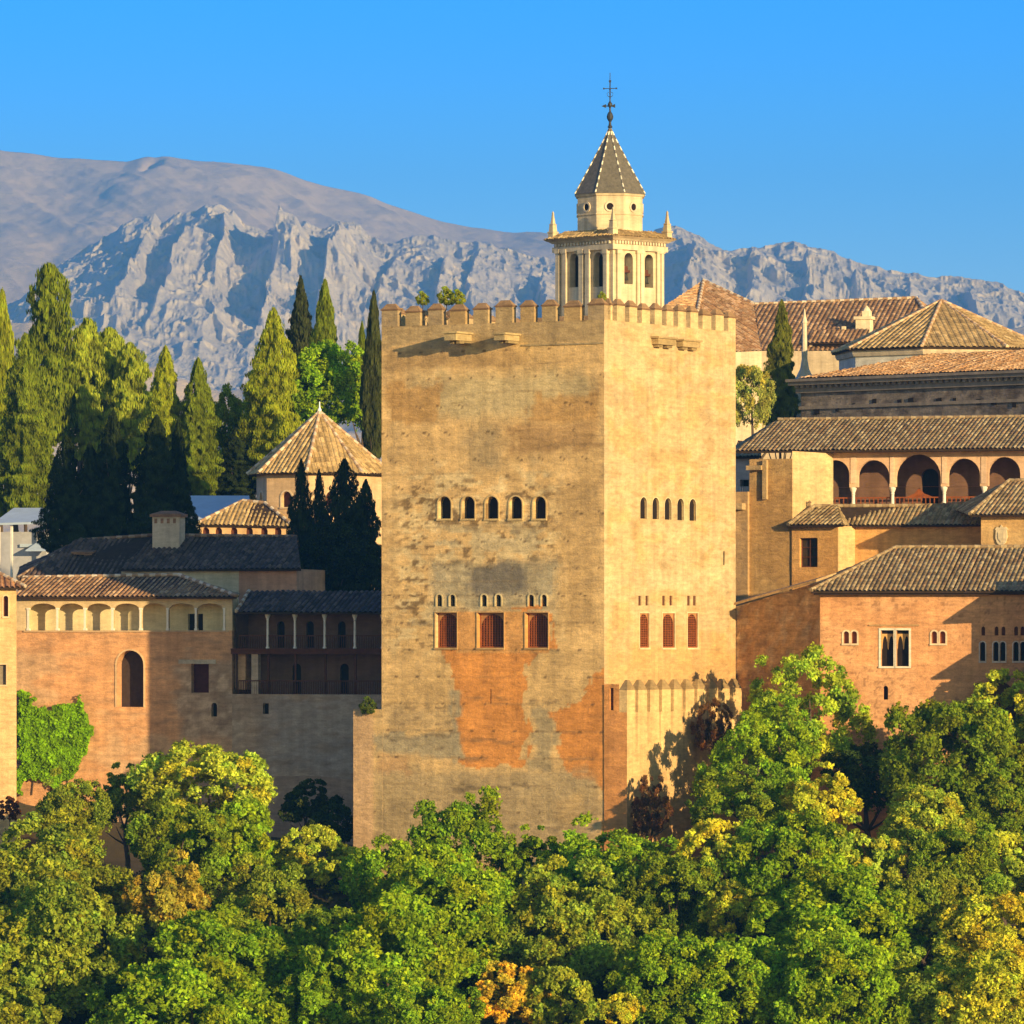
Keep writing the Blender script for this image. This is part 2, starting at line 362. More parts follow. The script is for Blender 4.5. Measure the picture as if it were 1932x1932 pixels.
def tiles(mb, A, B, C, D, pal, pitch=0.30, r=0.075, L=0.55, deck=True):
    """barrel tiles on the plane with eave A-B and top D-C (C may equal D)"""
    A, B, C, D = Vector(A), Vector(B), Vector(C), Vector(D)
    e = (B-A).normalized(); nrm = e.cross((D+C)/2-A).normalized()
    if nrm.z < 0: nrm = -nrm
    s = nrm.cross(e)
    if s.z < 0: s = -s
    Q = [((p-A).dot(e), (p-A).dot(s)) for p in (A, B, C, D)]
    if (C-D).length < 1e-4: Q = Q[:3]
    x0 = min(q[0] for q in Q); x1 = max(q[0] for q in Q); ncol = max(1, int((x1-x0)/pitch)); w = (x1-x0)/ncol
    prof = [(0.0,0.0),(0.2,0.0),(0.34,0.75),(0.55,1.0),(0.76,0.75),(0.9,0.0)]
    mb.mi = 0
    for i in range(ncol):
        xs = [x0+(i+f)*w for f, _ in prof]+[x0+(i+1)*w]; hs = [h*r for _, h in prof]+[0.0]
        rg = [clip_range(Q, min(max(x, x0+1e-4), x1-1e-4)) for x in xs]
        lo = min(g[0] for g in rg); hi = max(g[1] for g in rg)
        if hi-lo < 0.05: continue
        k = 0; h = lo; base = random.choice(pal); wob = random.uniform(-0.02, 0.02); ej = random.uniform(0, 0.10); sg = 0.10*(vnoise(np.array([x0*0.7+i*w*0.45]), np.array([A[0]*0.1]), 5)[0]-0.5)
        while h < hi-0.02:
            h2 = min(h+L*random.uniform(0.92, 1.08), hi); c = random.choice(pal) if random.random() < 0.85 else base
            f = random.uniform(0.68, 1.32); c = (c[0]*f, c[1]*f, c[2]*f)
            V = []
            for hh, st in ((h, 0.035), (h2+0.04, 0.0)):
                for x, z, g in zip(xs, hs, rg):
                    y = min(max(hh, g[0]), g[1])-(ej if hh <= lo else 0); V.append(A+e*x+s*y+nrm*(z+st*(1 if z > 0 else 0.4)+wob+sg*(1 if 0.2 < hh-lo < hi-lo-0.2 else 0.5)))
            n = len(xs); mb.add(V, [(q, q+1, n+q+1, n+q) for q in range(n-1)], [c]*(2*n))
            h = h2
    if deck:
        mb.mi = 1; dn = nrm*-0.03; th = nrm*-0.16
        pts = [A, B, C, D] if (C-D).length > 1e-4 else [A, B, C]
        n = len(pts); t = [p+dn for p in pts]; b = [p+th for p in pts]
        mb.add(t+b, [tuple(range(n)), tuple(range(n, 2*n))]+[(i,(i+1)%n,n+(i+1)%n,n+i) for i in range(n)])
    mb.mi = 0
def ridge(mb, A, B, r=0.13, seg=0.42, pal=((0.55,0.45,0.32),(0.32,0.2,0.11)), lift=0.06):
    A, B = Vector(A), Vector(B); Ln = (B-A).length; n = max(2, int(Ln/seg)); up = Vector((0,0,lift))
    for i in range(n):
        c = pal[i%len(pal)]; f = random.uniform(0.85, 1.15); mb.col = tuple(x*f for x in c)
        p = A+(B-A)*(i/n); q = A+(B-A)*((i+1)/n)
        mb.tube([p+up, q+up], [r*1.08, r*0.88], 8)
    mb.col = None
def roof_part(planes, pal, parent, name='roof', ridges=(), pitch=0.30, r=0.075, rpal=None, rr=0.13):
    mb = MB()
    if pal is TILE_OLD: r *= 0.66; pitch *= 0.9; rpal = rpal or ((0.36,0.27,0.15),(0.25,0.17,0.09))
    for pl in planes: tiles(mb, *pl, pal, pitch, r)
    o = mb.build(name, [M_TILE, M_SOFFIT], parent)
    if ridges:
        rb = MB()
        for a, b in ridges: ridge(rb, a, b, rr, **({'pal': rpal} if rpal else {}))
        rb.build('ridge_cap', M_MORTAR, o)
    return o
# ================================================================ ground, mountains, air
def lerp_profile(px, pts):
    return np.interp(px, [p[0] for p in pts], [p[1] for p in pts])
def ground_z(x, y):
    x = np.asarray(x, float); y = np.asarray(y, float)
    z = np.interp(y, [-60, 0, 145, 215, 346, 372, 382, 396, 560, 900, 1300, 7000],
                     [-2, -2, -60, -60, -15.5, -14.5, -12, 1.5, 2.0, -20, -30, -40])
    return z + (fbm(x*0.05, y*0.05, 21, 4)-0.5)*2.0*np.clip((y-20)/60, 0, 1)
def heightfield(name, X, Y, Z, mat, smooth=True, cols=None):
    nx, ny = X.shape
    V = np.stack([X.ravel(), Y.ravel(), Z.ravel()], 1)
    I = np.arange(nx*ny).reshape(nx, ny)
    Fq = np.stack([I[:-1,:-1].ravel(), I[1:,:-1].ravel(), I[1:,1:].ravel(), I[:-1,1:].ravel()], 1)
    me = bpy.data.meshes.new(name); me.vertices.add(len(V)); me.vertices.foreach_set('co', V.astype(np.float32).ravel())
    me.loops.add(Fq.size); me.loops.foreach_set('vertex_index', Fq.ravel().astype(np.int32))
    me.polygons.add(len(Fq)); me.polygons.foreach_set('loop_start', np.arange(0, Fq.size, 4, dtype=np.int32))
    me.polygons.foreach_set('use_smooth', np.full(len(Fq), smooth)); me.update(calc_edges=True); me.validate()
    me.materials.append(mat)
    o = bpy.data.objects.new(name, me); COL.objects.link(o); o['kind'] = 'structure'
    return o
def terrain_mat(name, c1, c2, c3, s1, s2, bump, dist):
    m, nt, b, out = new_mat(name); tc = N(nt, 'ShaderNodeTexCoord').outputs['Object']
    a = noise(nt, tc, s1, 8, 0.65); f = noise(nt, tc, s2, 8, 0.7)
    c = mixc(nt, rng_map(nt, a, 0.38, 0.62, 0, 1), c1, c2); c = mixc(nt, rng_map(nt, f, 0.55, 0.68, 0, 1), c, c3)
    nt.links.new(c, b.inputs['Base Color'])
    bp = N(nt, 'ShaderNodeBump'); bp.inputs['Strength'].default_value = bump; bp.inputs['Distance'].default_value = dist
    nt.links.new(f, bp.inputs['Height']); nt.links.new(bp.outputs[0], b.inputs['Normal'])
    return m
M_GROUND = terrain_mat('hillside_soil', (0.06,0.05,0.025), (0.10,0.075,0.04), (0.03,0.04,0.012), 0.15, 1.2, 0.6, 0.2)
M_ROCK = terrain_mat('limestone_crag', (0.66,0.575,0.455), (0.58,0.51,0.41), (0.40,0.375,0.29), 0.005, 0.16, 1.0, 3.0)
M_FARHILL = terrain_mat('dry_mountain', (0.80,0.60,0.36), (0.72,0.545,0.335), (0.56,0.46,0.27), 0.003, 0.05, 1.0, 5.0)

ys = np.concatenate([np.linspace(-60, 200, 30), np.linspace(205, 420, 110), np.linspace(430, 1300, 60), np.linspace(1350, 13600, 60)])
gx = np.linspace(-1, 1, 121)
Yg, S = np.meshgrid(ys, gx, indexing='xy'); Xg = S*(70+np.abs(Yg)*0.32)
heightfield('ground', Xg, Yg, ground_z(Xg, Yg), M_GROUND)

FAR = 3.0
def make_mountain(name, crest, Yf, Yc, Yb, foot_py, mat, nx, ny, amp, shape, seed, px0=-300, px1=2250, rough=1.0):
    px = np.concatenate([np.linspace(-1700, px0-12, 110), np.linspace(px0, px1, nx), np.linspace(px1+12, 3700, 110)]); v = np.concatenate([np.linspace(0, 1, ny), np.linspace(1.02, 1.5, max(6, ny//8))])
    PX, V = np.meshgrid(px, v, indexing='ij')
    cr = lerp_profile(PX, crest); zc = (HY-cr)/F*Yc; zf = (HY-foot_py)/F*Yf
    Yy = np.where(V <= 1, Yf+(Yc-Yf)*V, Yc+(Yb-Yc)*(V-1)/0.5)
    Xx = (PX-CX)/F*Yc
    g = np.where(V <= 1, shape(V), 1-0.55*((V-1)/0.5))
    Zz = zf+(zc-zf)*g
    Xx, Yy, Zz = amp(PX, V, Xx, Yy, Zz, seed)
    Xx = np.concatenate([Xx[:,:1], Xx], 1); Yy = np.concatenate([Yy[:,:1]-8, Yy], 1); Zz = np.concatenate([Zz[:,:1]*0-62, Zz], 1)   # foot reaches the ground
    Xx, Yy = Xx*FAR, Yy*FAR; Zz = np.where(Zz > -60, Zz*FAR, -62)     # the profile above is laid out at a third of the range's true size
    return heightfield(name, Xx, Yy, Zz, mat, smooth=True)
# rocky range: crags with ribs running down to the left
crest_mid = [(-1700,1000),(-1100,820),(-700,640),(-420,660),(-100,630),(0,590),(60,545),(100,498),(140,470),(200,435),(255,402),(290,390),(305,410),(335,400),(372,398),(390,388),(415,384),(440,395),(462,422),(500,430),(540,418),(575,408),(605,428),(640,412),(668,416),(700,440),(735,452),(780,440),(830,440),(860,452),(905,446),(950,462),(1000,476),(1050,484),(1120,478),(1180,462),(1235,440),(1262,430),(1285,430),(1320,446),(1372,466),(1400,462),(1450,452),(1500,445),(1530,454),(1575,466),(1620,484),(1690,502),(1750,512),(1830,514),(1880,522),(1932,545),(2100,590),(2350,640)]
def saw(t, k=0.16):
    f = t-np.floor(t); return np.where(f < k, f/k, 1-(f-k)/(1-k))
RIBS = [(300,70,0.62,0.97,8,40),(366,40,0.58,0.97,12,36),(428,30,0.72,0.98,9,40),(552,90,0.55,0.97,17,60),(648,60,0.52,0.96,15,50),(745,60,0.60,0.95,8,40),(850,70,0.6,0.95,8,40),
 (910,60,0.62,0.95,7,40),(1040,80,0.55,0.95,10,50),(1300,150,0.45,0.93,12,70),(1400,80,0.62,0.95,7,50),(1512,90,0.6,0.95,8,50),(1600,80,0.65,0.95,7,40),(1695,80,0.6,0.95,7,40),(1810,120,0.5,0.95,9,60),
 (375,260,0.26,0.50,13,70),(250,240,0.22,0.42,8,60),(700,200,0.25,0.50,8,60),(1640,200,0.30,0.52,9,60)]
def amp_mid(PX, V, X, Y, Z, seed):
    env = np.clip(V/0.25, 0, 1)
    q = X+0.45*(Y-2600)                     # ribs lean down to the left
    warp = (fbm(X*0.012, Y*0.010, seed+40, 4)-0.5)*70
    top = np.clip((V-0.30)/0.40, 0, 1); cr = 1.2-1.0*np.clip((V-0.80)/0.2, 0, 1)
    r1 = ridged((q+warp)*0.0125, (Y+0.3*X)*0.0035+3.3, seed, 5, 0.5)
    m1 = fbm(X*0.006, Y*0.006, seed+50, 3)
    s1 = saw((q+warp*0.9)*0.020+1.2*fbm(X*0.02, Y*0.012, seed+60, 3))*np.clip((m1-0.38)*5, 0, 1)
    s2 = saw((q+warp*0.5)*0.062+1.2*fbm(X*0.05, Y*0.03, seed+61, 3))
    r2 = ridged((q+warp*0.4)*0.05, Y*0.016, seed+9, 5, 0.6)
    r3 = ridged(X*0.15+warp*0.02, Y*0.07, seed+20, 4, 0.6)
    Z = Z+env*((r1-0.42)*(5+16*top)*cr+(s1-0.5)*(1+5*top)*cr+(s2-0.5)*(1.2*top)*cr+(r2-0.4)*(0.4+3.0*top)*(0.4+0.6*cr)+(r3-0.35)*(0.5+0.7*top))
    wob = (fbm(V*7+PX*0.004, PX*0.01, seed+70, 4)-0.5)*46+(fbm(V*30, PX*0.02, seed+71, 3)-0.5)*14
    for p0, sl, ve, vt, h, wr in RIBS:      # buttresses running down from the crest, sheer on their left side
        dx = PX-(p0-sl*(vt-V))-wob
        prof = np.where(dx < 0, np.clip(1+dx/9.0, 0, 1), np.exp(-np.maximum(dx, 0)/wr))
        along = np.clip((V-ve)/0.16, 0, 1)*np.clip((vt-V)/0.07, 0, 1)
        Z = Z+0.8*h*prof*along*(0.75+0.5*fbm(PX*0.03, V*14, seed+73, 3))
    Y = Y-env*((r1-0.42)*24+(r3-0.35)*6)
    return X, Y, Z
def shape_mid(v): return 0.25*v+0.35*np.clip((v-0.25)/0.75, 0, 1)**1.0+0.40*np.clip((v-0.5)/0.5, 0, 1)**0.8
make_mountain('rocky_mountains', crest_mid, 2000, 2650, 3000, 800, M_ROCK, 1900, 430, amp_mid, shape_mid, 5)
# low hills at the foot of the crags
crest_low = [(-1700,900),(-900,700),(-420,640),(0,590),(60,570),(130,600),(190,640),(260,690),(330,715),(420,735),(480,742),(560,730),(700,700),(1000,690),(1500,690),(1932,600),(2350,560),(2900,640),(3700,800)]
def amp_low(PX, V, X, Y, Z, seed):
    env = np.clip(V/0.3, 0, 1)
    Z = Z+env*(ridged(X*0.02, Y*0.012, seed, 4)-0.4)*16
    return X, Y, Z
make_mountain('foothills', crest_low, 1300, 1800, 2100, 1250, M_FARHILL, 400, 90, amp_low, lambda v: v, 61)
# smooth brown ridge behind
crest_far = [(-1700,640),(-1100,470),(-420,330),(-150,296),(0,282),(60,288),(110,297),(170,299),(240,304),(270,297),(305,293),(350,300),(410,308),(470,313),(520,322),(560,334),(630,353),(700,372),(770,396),(830,416),(890,430),(950,440),(1010,447),(1100,462),(1300,520),(1600,600),(2350,700),(3700,760)]
def amp_far(PX, V, X, Y, Z, seed):
    env = np.clip(V/0.2, 0, 1)
    r = ridged((X+0.3*Y)*0.0032, Y*0.0007, seed, 5)
    sm = np.clip((1-V)/0.06, 0, 1)
    Z = Z+env*(0.25+0.75*sm)*((r-0.4)*16+(fbm(X*0.03, Y*0.012, seed+5, 5)-0.5)*8+(ridged((X+0.25*Y)*0.014, Y*0.0016, seed+8, 5)-0.4)*9)
    dip = np.exp(-(((PX-297)/14)**2))*np.exp(-(((V-0.93)/0.05)**2)); Z = Z-dip*10
    return X, Y, Z
make_mountain('far_mountain', crest_far, 3000, 4000, 4400, 640, M_FARHILL, 600, 160, amp_far, lambda v: 0.75*v+0.25*v**0.7, 33)

# the air: one closed box of even haze
mb = MB(); hx = 5200.0
b_ = [(-hx,-80,-64),(hx,-80,-64),(hx,13900,-64),(-hx,13900,-64)]; t_ = [(x,y,1130.0) for x,y,z in b_]
mb.hexa(b_, t_)
hm = bpy.data.materials.new('haze_air'); hm.use_nodes = True; nt = hm.node_tree; nt.nodes.clear()
ho = nt.nodes.new('ShaderNodeOutputMaterial'); hv = nt.nodes.new('ShaderNodeVolumePrincipled')
hv.inputs['Color'].default_value = (0.11, 0.44, 1.0, 1); hv.inputs['Density'].default_value = 0.000088; hv.inputs['Anisotropy'].default_value = 0.0
nt.links.new(hv.outputs[0], ho.inputs['Volume'])
HAZE = mb.build('haze', hm); HAZE['kind'] = 'stuff'; HAZE['label'] = 'thin blue evening haze in front of the distant mountains'; HAZE['category'] = 'haze'
# ================================================================ the great tower
TF = Frame(1140, 350, -30.8)                 # front face, u from -16.2 to 0
TR = Frame(1140, 350, 59.2)                  # lit side face, u from 0 to 17.1
UL = TF.u(720); UR = TR.u(1388)
ZB = -18.0; ZG = TF.z(1140, 603)             # bottom of walls, floor of the crenel gaps
ZM = TF.z(1140, 561)                         # merlon tops
tower = thing('crenellated_tower', 'tall square ochre castle tower with battlements and rows of arched windows', 'tower', TF.W(UL/2, -8, ZB))

def inpoly(px, py, poly):
    c = np.zeros(px.shape, bool); n = len(poly)
    for i in range(n):
        xa, ya = poly[i]; xb, yb = poly[(i+1)%n]
        if ya == yb: continue
        t = ((ya > py) != (yb > py)) & (px < (xb-xa)*(py-ya)/(yb-ya)+xa); c ^= t
    return c
def front_col(u, z):
    """albedo of the weathered front: ochre tapial, rubble zone, grey plaster, orange brick repairs"""
    px = 1140+u*(420/16.2); py = 1200-z*30.35
    wx = px+(fbm(u*1.0, z*1.0, 71, 5)-0.5)*22; wy = py+(fbm(u*1.0+50, z*1.0, 72, 5)-0.5)*20; wx = wx+(vnoise(np.floor(u*1.1), np.floor(z*1.18), 74)-0.5)*16; wy = wy+(vnoise(np.floor(u*0.9)+7, np.floor(z*1.18), 75)-0.5)*14
    C = np.tile(np.array([0.65,0.425,0.18]), (len(u), 1))
    def put(mask, col, a=1.0):
        k = (mask*a)[:,None]; C[:] = C*(1-k)+np.array(col)*k
    def soft(x0, x1, y0, y1, s=14):
        return np.clip((wx-x0)/s, 0, 1)*np.clip((x1-wx)/s, 0, 1)*np.clip((wy-y0)/s, 0, 1)*np.clip((y1-wy)/s, 0, 1)
    GREY = (0.50,0.395,0.205); PALE = (0.55,0.40,0.20); OR = (0.66,0.26,0.055); BR = (0.50,0.285,0.095)
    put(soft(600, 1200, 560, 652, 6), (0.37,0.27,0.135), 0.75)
    put(soft(720, 1000, 655, 700), (0.43,0.275,0.115), 0.8)
    put(soft(760, 1130, 690, 800, 30), GREY, 0.8)
    put(soft(860, 960, 780, 900, 30), (0.42,0.31,0.16), 0.7)
    put(soft(728, 840, 712, 800, 10), BR, 0.85); put(soft(1000, 1135, 740, 810, 12), BR, 0.85); put(soft(960, 1135, 800, 860, 12), (0.42,0.25,0.10), 0.8)
    # rubble zone with pale stones
    st = np.clip((fbm(u*1.1, z*2.4, 81, 5)-0.47)/0.10, 0, 1)
    put(soft(725, 1070, 860, 1250, 40)*st, (0.70,0.52,0.26), 0.9)
    put(soft(725, 1070, 880, 1250, 40)*np.clip((0.42-fbm(u*1.6, z*3.4, 82, 5))/0.08, 0, 1), (0.20,0.125,0.052), 0.9)
    put(soft(1060, 1135, 900, 1200, 12), (0.43,0.275,0.115), 0.6)
    put(soft(820, 1030, 985, 1050, 16)*st, (0.50,0.40,0.23), 0.6)
    put(soft(830, 1010, 982, 1010, 14), (0.30,0.225,0.12), 0.55)
    put(soft(808, 1060, 1050, 1160, 20), (0.39,0.325,0.20), 0.8)
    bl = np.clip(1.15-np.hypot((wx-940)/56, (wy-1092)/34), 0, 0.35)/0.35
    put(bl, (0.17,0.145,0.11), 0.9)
    put(soft(800, 930, 1055, 1068, 5), (0.20,0.15,0.08), 0.5)
    # brick repairs
    m = inpoly(wx, wy, [(842,1238),(860,1158),(1040,1150),(1044,1215),(992,1262),(985,1330),(1000,1372),(990,1445),(868,1442),(864,1290)])
    put(m, OR, 0.9); m2 = inpoly(px, py, [(862,1153),(1038,1153),(1038,1232),(862,1232)]); put(m2, (0.62,0.32,0.105), 0.9)
    m = inpoly(wx, wy, [(1128,1265),(1200,1250),(1200,1600),(1130,1600),(1142,1520),(1128,1470),(1076,1462),(1050,1400),(1046,1340),(1092,1325)])
    put(m, OR, 0.9)
    put(soft(705, 860, 1330, 1380), (0.50,0.35,0.17), 0.7)
    put(soft(700, 866, 1378, 1432, 10), (0.36,0.305,0.19), 0.8)
    put(soft(850, 872, 1300, 1450, 10), (0.36,0.30,0.185), 0.8)
    put(soft(1000, 1050, 1330, 1460, 10), (0.37,0.29,0.16), 0.85)
    put(soft(690, 1135, 1445, 1640, 20), (0.41,0.31,0.165), 0.75)
    put(soft(700, 780, 1425, 1470, 12), (0.44,0.24,0.11), 0.5); put(soft(1040, 1120, 1490, 1560, 16), (0.50,0.33,0.14), 0.6)
    put(soft(860, 1010, 1478, 1492, 5), (0.15,0.11,0.06), 0.65); put(soft(960, 1090, 1548, 1570, 9)*st, (0.20,0.16,0.11), 0.6)
    for yy, xa, xb in ((1335,725,860),(1362,730,860),(1388,730,870),(1330,1000,1050),(1405,730,860),(1400,868,980),(1432,868,930),(1320,868,960),(1378,1050,1130),(1430,1060,1130),(1180,760,830),(1100,730,790)):
        put(soft(xa, xb, yy-5, yy+4, 3)*np.clip((fbm(u*0.9, z*3, 90+yy, 3)-0.35)/0.2, 0, 1), (0.17,0.115,0.06), 0.6)
    # lifts of the rammed earth and putlog holes
    ph = np.abs(((z*1.18+0.15*(fbm(u*0.3, z*0.3, 7, 3)-0.5)) % 1.0)-0.5)
    put(np.clip((ph-0.44)/0.06, 0, 1)*np.clip((fbm(u*0.4, z*1.5, 93, 3)-0.40)/0.15, 0, 1), (0.25,0.165,0.075), 0.45)
    # putlog holes in rows, and streaks of dirt under the sills
    hu = (u+0.3*np.floor(z*1.18))/1.55; hz = z*1.18/2; hd = np.hypot((hu-np.floor(hu)-0.5)*1.55, (hz-np.floor(hz)-0.5)*1.7)
    put((hd < 0.10)*(_hash(np.floor(hu), np.floor(hz), 5) > 0.45), (0.12,0.075,0.035), 0.8)
    for cx in (839,883.7,928.2,973.1,1018,842,925,1012):
        y0 = 982 if cx not in (842,925,1012) else 1226
        put(np.clip(1-np.abs(px-cx+(fbm(z*0.8, u*0, 140, 3)-0.5)*10)/11, 0, 1)*np.clip((py-y0)/4, 0, 1)*np.clip((y0+60-py)/60, 0, 1)*np.clip(fbm(u*5, z*0.5, 141, 3)*2-0.5, 0, 1), (0.26,0.19,0.10), 0.6)
    gl = np.clip((fbm(u*0.25, z*0.9, 95, 4)-0.5)*4, -1, 1); C *= (1+0.10*gl)[:,None]
    return C
def side_col(u, z):
    py = 1200-z*30.0
    C = np.tile(np.array([0.53,0.372,0.188]), (len(u), 1))
    def put(mask, col, a=1.0):
        k = np.clip(mask*a, 0, 1)[:,None]; C[:] = C*(1-k)+np.array(col)*k
    n = fbm(u*0.45, z*0.8, 101, 5); put(np.clip((n-0.5)/0.1, 0, 1), (0.54,0.345,0.14), 0.7)
    put(np.clip((0.46-fbm(u*0.5, z*1.2, 102, 5))/0.08, 0, 1), (0.53,0.41,0.225), 0.7)
    put(np.clip((py-1180)/70+ (n-0.5)*2, 0, 1), (0.54,0.32,0.12), 0.7)
    put(np.clip((py-1050)/30, 0, 1)*np.clip((1130-py)/30, 0, 1)*np.clip((u-3)/2, 0, 1), (0.56,0.44,0.25), 0.6)
    b = np.abs((z*1.18 % 1.0)-0.5); put(np.clip((b-0.45)/0.05, 0, 1)*np.clip((fbm(u*0.5, z*2, 103, 3)-0.45)/0.1, 0, 1), (0.40,0.27,0.12), 0.4)
    put(np.clip((fbm(u*0.8, z*2.5, 105, 5)-0.62)/0.06, 0, 1), (0.42,0.28,0.12), 0.5)
    w = np.clip((0.6-u)/0.5, 0, 1); put(w, (0.54,0.43,0.26), 0.5)
    return C
# openings ------------------------------------------------------------------
up_f = [op(TF, c-12.2, c+12.2, 936.5, 978.5, 0.55, 'round') for c in (839, 883.7, 928.2, 973.1, 1018)]
up_r = [op(TR, c-6.6, c+6.6, 938+i*0.9, 978.5+i*1.0, 0.14, 'round') for i, c in enumerate((1213.3, 1236.3, 1259.5, 1283.2, 1306))]
lo_f = [op(TF, a, b, 1156, 1222, 0.45) for a, b in ((821.5,862.5),(900.5,951),(991,1034.5))]
sm_f = [op(TF, c-5.2, c+5.2, 1122, 1144, 0.40, 'round') for c in (829.1,853.8,913.4,940.5,1002.4,1026.6)]
lo_r = [op(TR, a, b, 1157, 1222, 0.17) for a, b in ((1206.2,1224.2),(1249,1272.5),(1296.2,1316))]
sm_r = [op(TR, c-2.8, c+2.8, 1124, 1142.5, 0.09) for c in (1207.3,1220.7,1252.3,1266,1299.4,1310.5)]
slit_f = [op(TF, 924.5, 927, 1300, 1328, 0.4)]
slit_r = [op(TR, 1364.5, 1368, 1040, 1066, 0.08)]
body = MB()
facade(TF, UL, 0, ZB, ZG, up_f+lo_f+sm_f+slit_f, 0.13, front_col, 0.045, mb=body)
facade(TR, 0, UR, ZB, ZG, up_r+lo_r+sm_r+slit_r, 0.16, side_col, 0.02, seed=9, mb=body)
body.col = (0.40,0.28,0.14)
c0, cL, cR = TF.W(0,0,0), TF.W(UL,0,0), TR.W(UR,0,0); cB = (cL[0]+cR[0]-c0[0], cL[1]+cR[1]-c0[1], 0)
def zz(p, z): return (p[0], p[1], z)
body.poly([zz(cL,ZB), zz(cL,ZG), zz(cB,ZG), zz(cB,ZB)]); body.poly([zz(cR,ZB), zz(cR,ZG), zz(cB,ZG), zz(cB,ZB)])
ZR = ZG-0.9                                   # terrace behind the parapet
inn = [TF.W(UL+0.7,-0.7,0), TF.W(-0.7,-0.7,0), TR.W(UR-0.7,-0.7,0)]; inn.append(tuple(a+c-b for a, b, c in zip(inn[0], inn[1], inn[2])))
outr = [cL, c0, cR, cB]
for i in range(4):
    j = (i+1) % 4
    body.poly([zz(outr[i],ZG), zz(outr[j],ZG), zz(inn[j],ZG), zz(inn[i],ZG)]); body.poly([zz(inn[i],ZG), zz(inn[j],ZG), zz(inn[j],ZR), zz(inn[i],ZR)])
body.poly([zz(p, ZR) for p in inn])
TB = body.build('wall', M_STONE, tower)
for o in up_f: infill(TF, o, 'arched_window', M_DARK, tower)
for o in sm_f: infill(TF, o, 'arched_window', M_DARK, tower)
for o in up_r: infill(TR, o, 'arched_window', M_DARK, tower)
for o in sm_r: infill(TR, o, 'small_window', M_WOOD, tower)
for o in slit_f: infill(TF, o, 'arrow_slit', M_DARK, tower)
for o in slit_r: infill(TR, o, 'arrow_slit', M_DARK, tower)
for o in lo_f: lattice(TF, o, 'lattice_window', tower, nu=9, nz=14, w=0.055)
for o in lo_r: lattice(TR, o, 'lattice_window', tower, nu=5, nz=14, w=0.05)
def surround(fr, o, parent, col, w=0.14, name='window_frame', sill=True, d=0.0):
    """plaster band round an opening, a few millimetres proud, with a sill"""
    mb = MB(); mb.col = col; u0, u1, z0, z1 = o['u0'], o['u1'], o['z0'], o['z1']
    if o.get('arch'):
        a = arc_pts(o); um = (u0+u1)/2; zc = a[0][1]; r = (u1-u0)/2; k = (r+w)/r
        outer = [(um+(x-um)*k, zc+(z-zc)*(k if z > zc else 1)) for x, z in a]
        inner = [(u0,z0)]+a+[(u1,z0)]; outer = [(u0-w,z0)]+outer+[(u1+w,z0)]
    else:
        inner = [(u0,z0),(u0,z1),(u1,z1),(u1,z0)]; outer = [(u0-w,z0),(u0-w,z1+w),(u1+w,z1+w),(u1+w,z0)]
    for i in range(len(inner)-1):
        q = [inner[i], inner[i+1], outer[i+1], outer[i]]
        mb.prism(fr, q, d-0.03, d+0.05)
    if sill: mb.box(fr, u0-w, u1+w, d-0.03, d+0.10, z0-0.12, z0-0.003)
    return mb.build(name, M_PLASTER, parent)
for o in up_f: surround(TF, o, tower, (0.52,0.37,0.17), 0.08)
for o in sm_f: surround(TF, o, tower, (0.52,0.42,0.23), 0.08, sill=False)
for o in lo_f: surround(TF, o, tower, (0.44,0.27,0.11), 0.05)
for o in lo_r: surround(TR, o, tower, (0.64,0.49,0.28), 0.08)
for o in up_r: surround(TR, o, tower, (0.64,0.50,0.28), 0.06, sill=False)
# merlons with tiled pyramid caps -------------------------------------------
def merlon(fr, u0, u1, dm, d1, z0, z1, col, parent, cap_h=0.42, name='merlon', mat=None):
    mb = MB(); mb.col = col
    zc = z1-cap_h; j = random.uniform(-0.12, 0.08); u0 += random.uniform(-0.03, 0.03)
    mb.box(fr, u0, u1, dm, d1, z0+0.001, zc+j)
    mb.col = (0.20,0.115,0.06); o_ = 0.05
    mb.box(fr, u0-o_, u1+o_, dm-o_, d1+o_, zc+j+0.001, zc+j+0.09)
    um = (u0+u1)/2; dd = (dm+d1)/2; k = min(0.28, (u1-u0)*0.3)
    b = [fr.W(u0-0.01,dm-0.01,zc+j+0.091), fr.W(u1+0.01,dm-0.01,zc+j+0.091), fr.W(u1+0.01,d1+0.01,zc+j+0.091), fr.W(u0-0.01,d1+0.01,zc+j+0.091)]
    q_ = (d1-dm)*0.36; t = [fr.W(u0+k,dm+q_,z1+j), fr.W(u1-k,dm+q_,z1+j), fr.W(u1-k,d1-q_,z1+j), fr.W(u0+k,d1-q_,z1+j)]
    mb.col = (0.30,0.185,0.09); mb.hexa(b, t)
    return mb.build(name, mat or M_STONE, parent)
gaps_f = [757.5,800,841.5,885.5,928,974,1015,1056,1102]
e = [720]+[x for g in gaps_f for x in (g-7.5, g+7.5)]+[1140]
for a, b in zip(e[::2], e[1::2]):
    c = random.choice([(0.38,0.27,0.13),(0.42,0.28,0.12),(0.36,0.26,0.14),(0.45,0.26,0.11)])
    merlon(TF, TF.u(a), min(TF.u(b), -0.002), -0.45, 0.0, ZG, ZM, c, tower)
gaps_r = [1160,1183.5,1206.6,1230.7,1253.3,1275,1298.6,1321.6,1346.3,1369.9]
e = [1144.5]+[x for g in gaps_r for x in (g-4.4, g+4.4)]+[1388]
for i, (a, b) in enumerate(zip(e[::2], e[1::2])):
    u0 = TR.u(a) if i else 0.78
    if TR.u(b)-u0 < 0.2: continue
    merlon(TR, u0, TR.u(b), -0.45, 0.0, ZG, ZM, (0.58,0.42,0.21), tower)
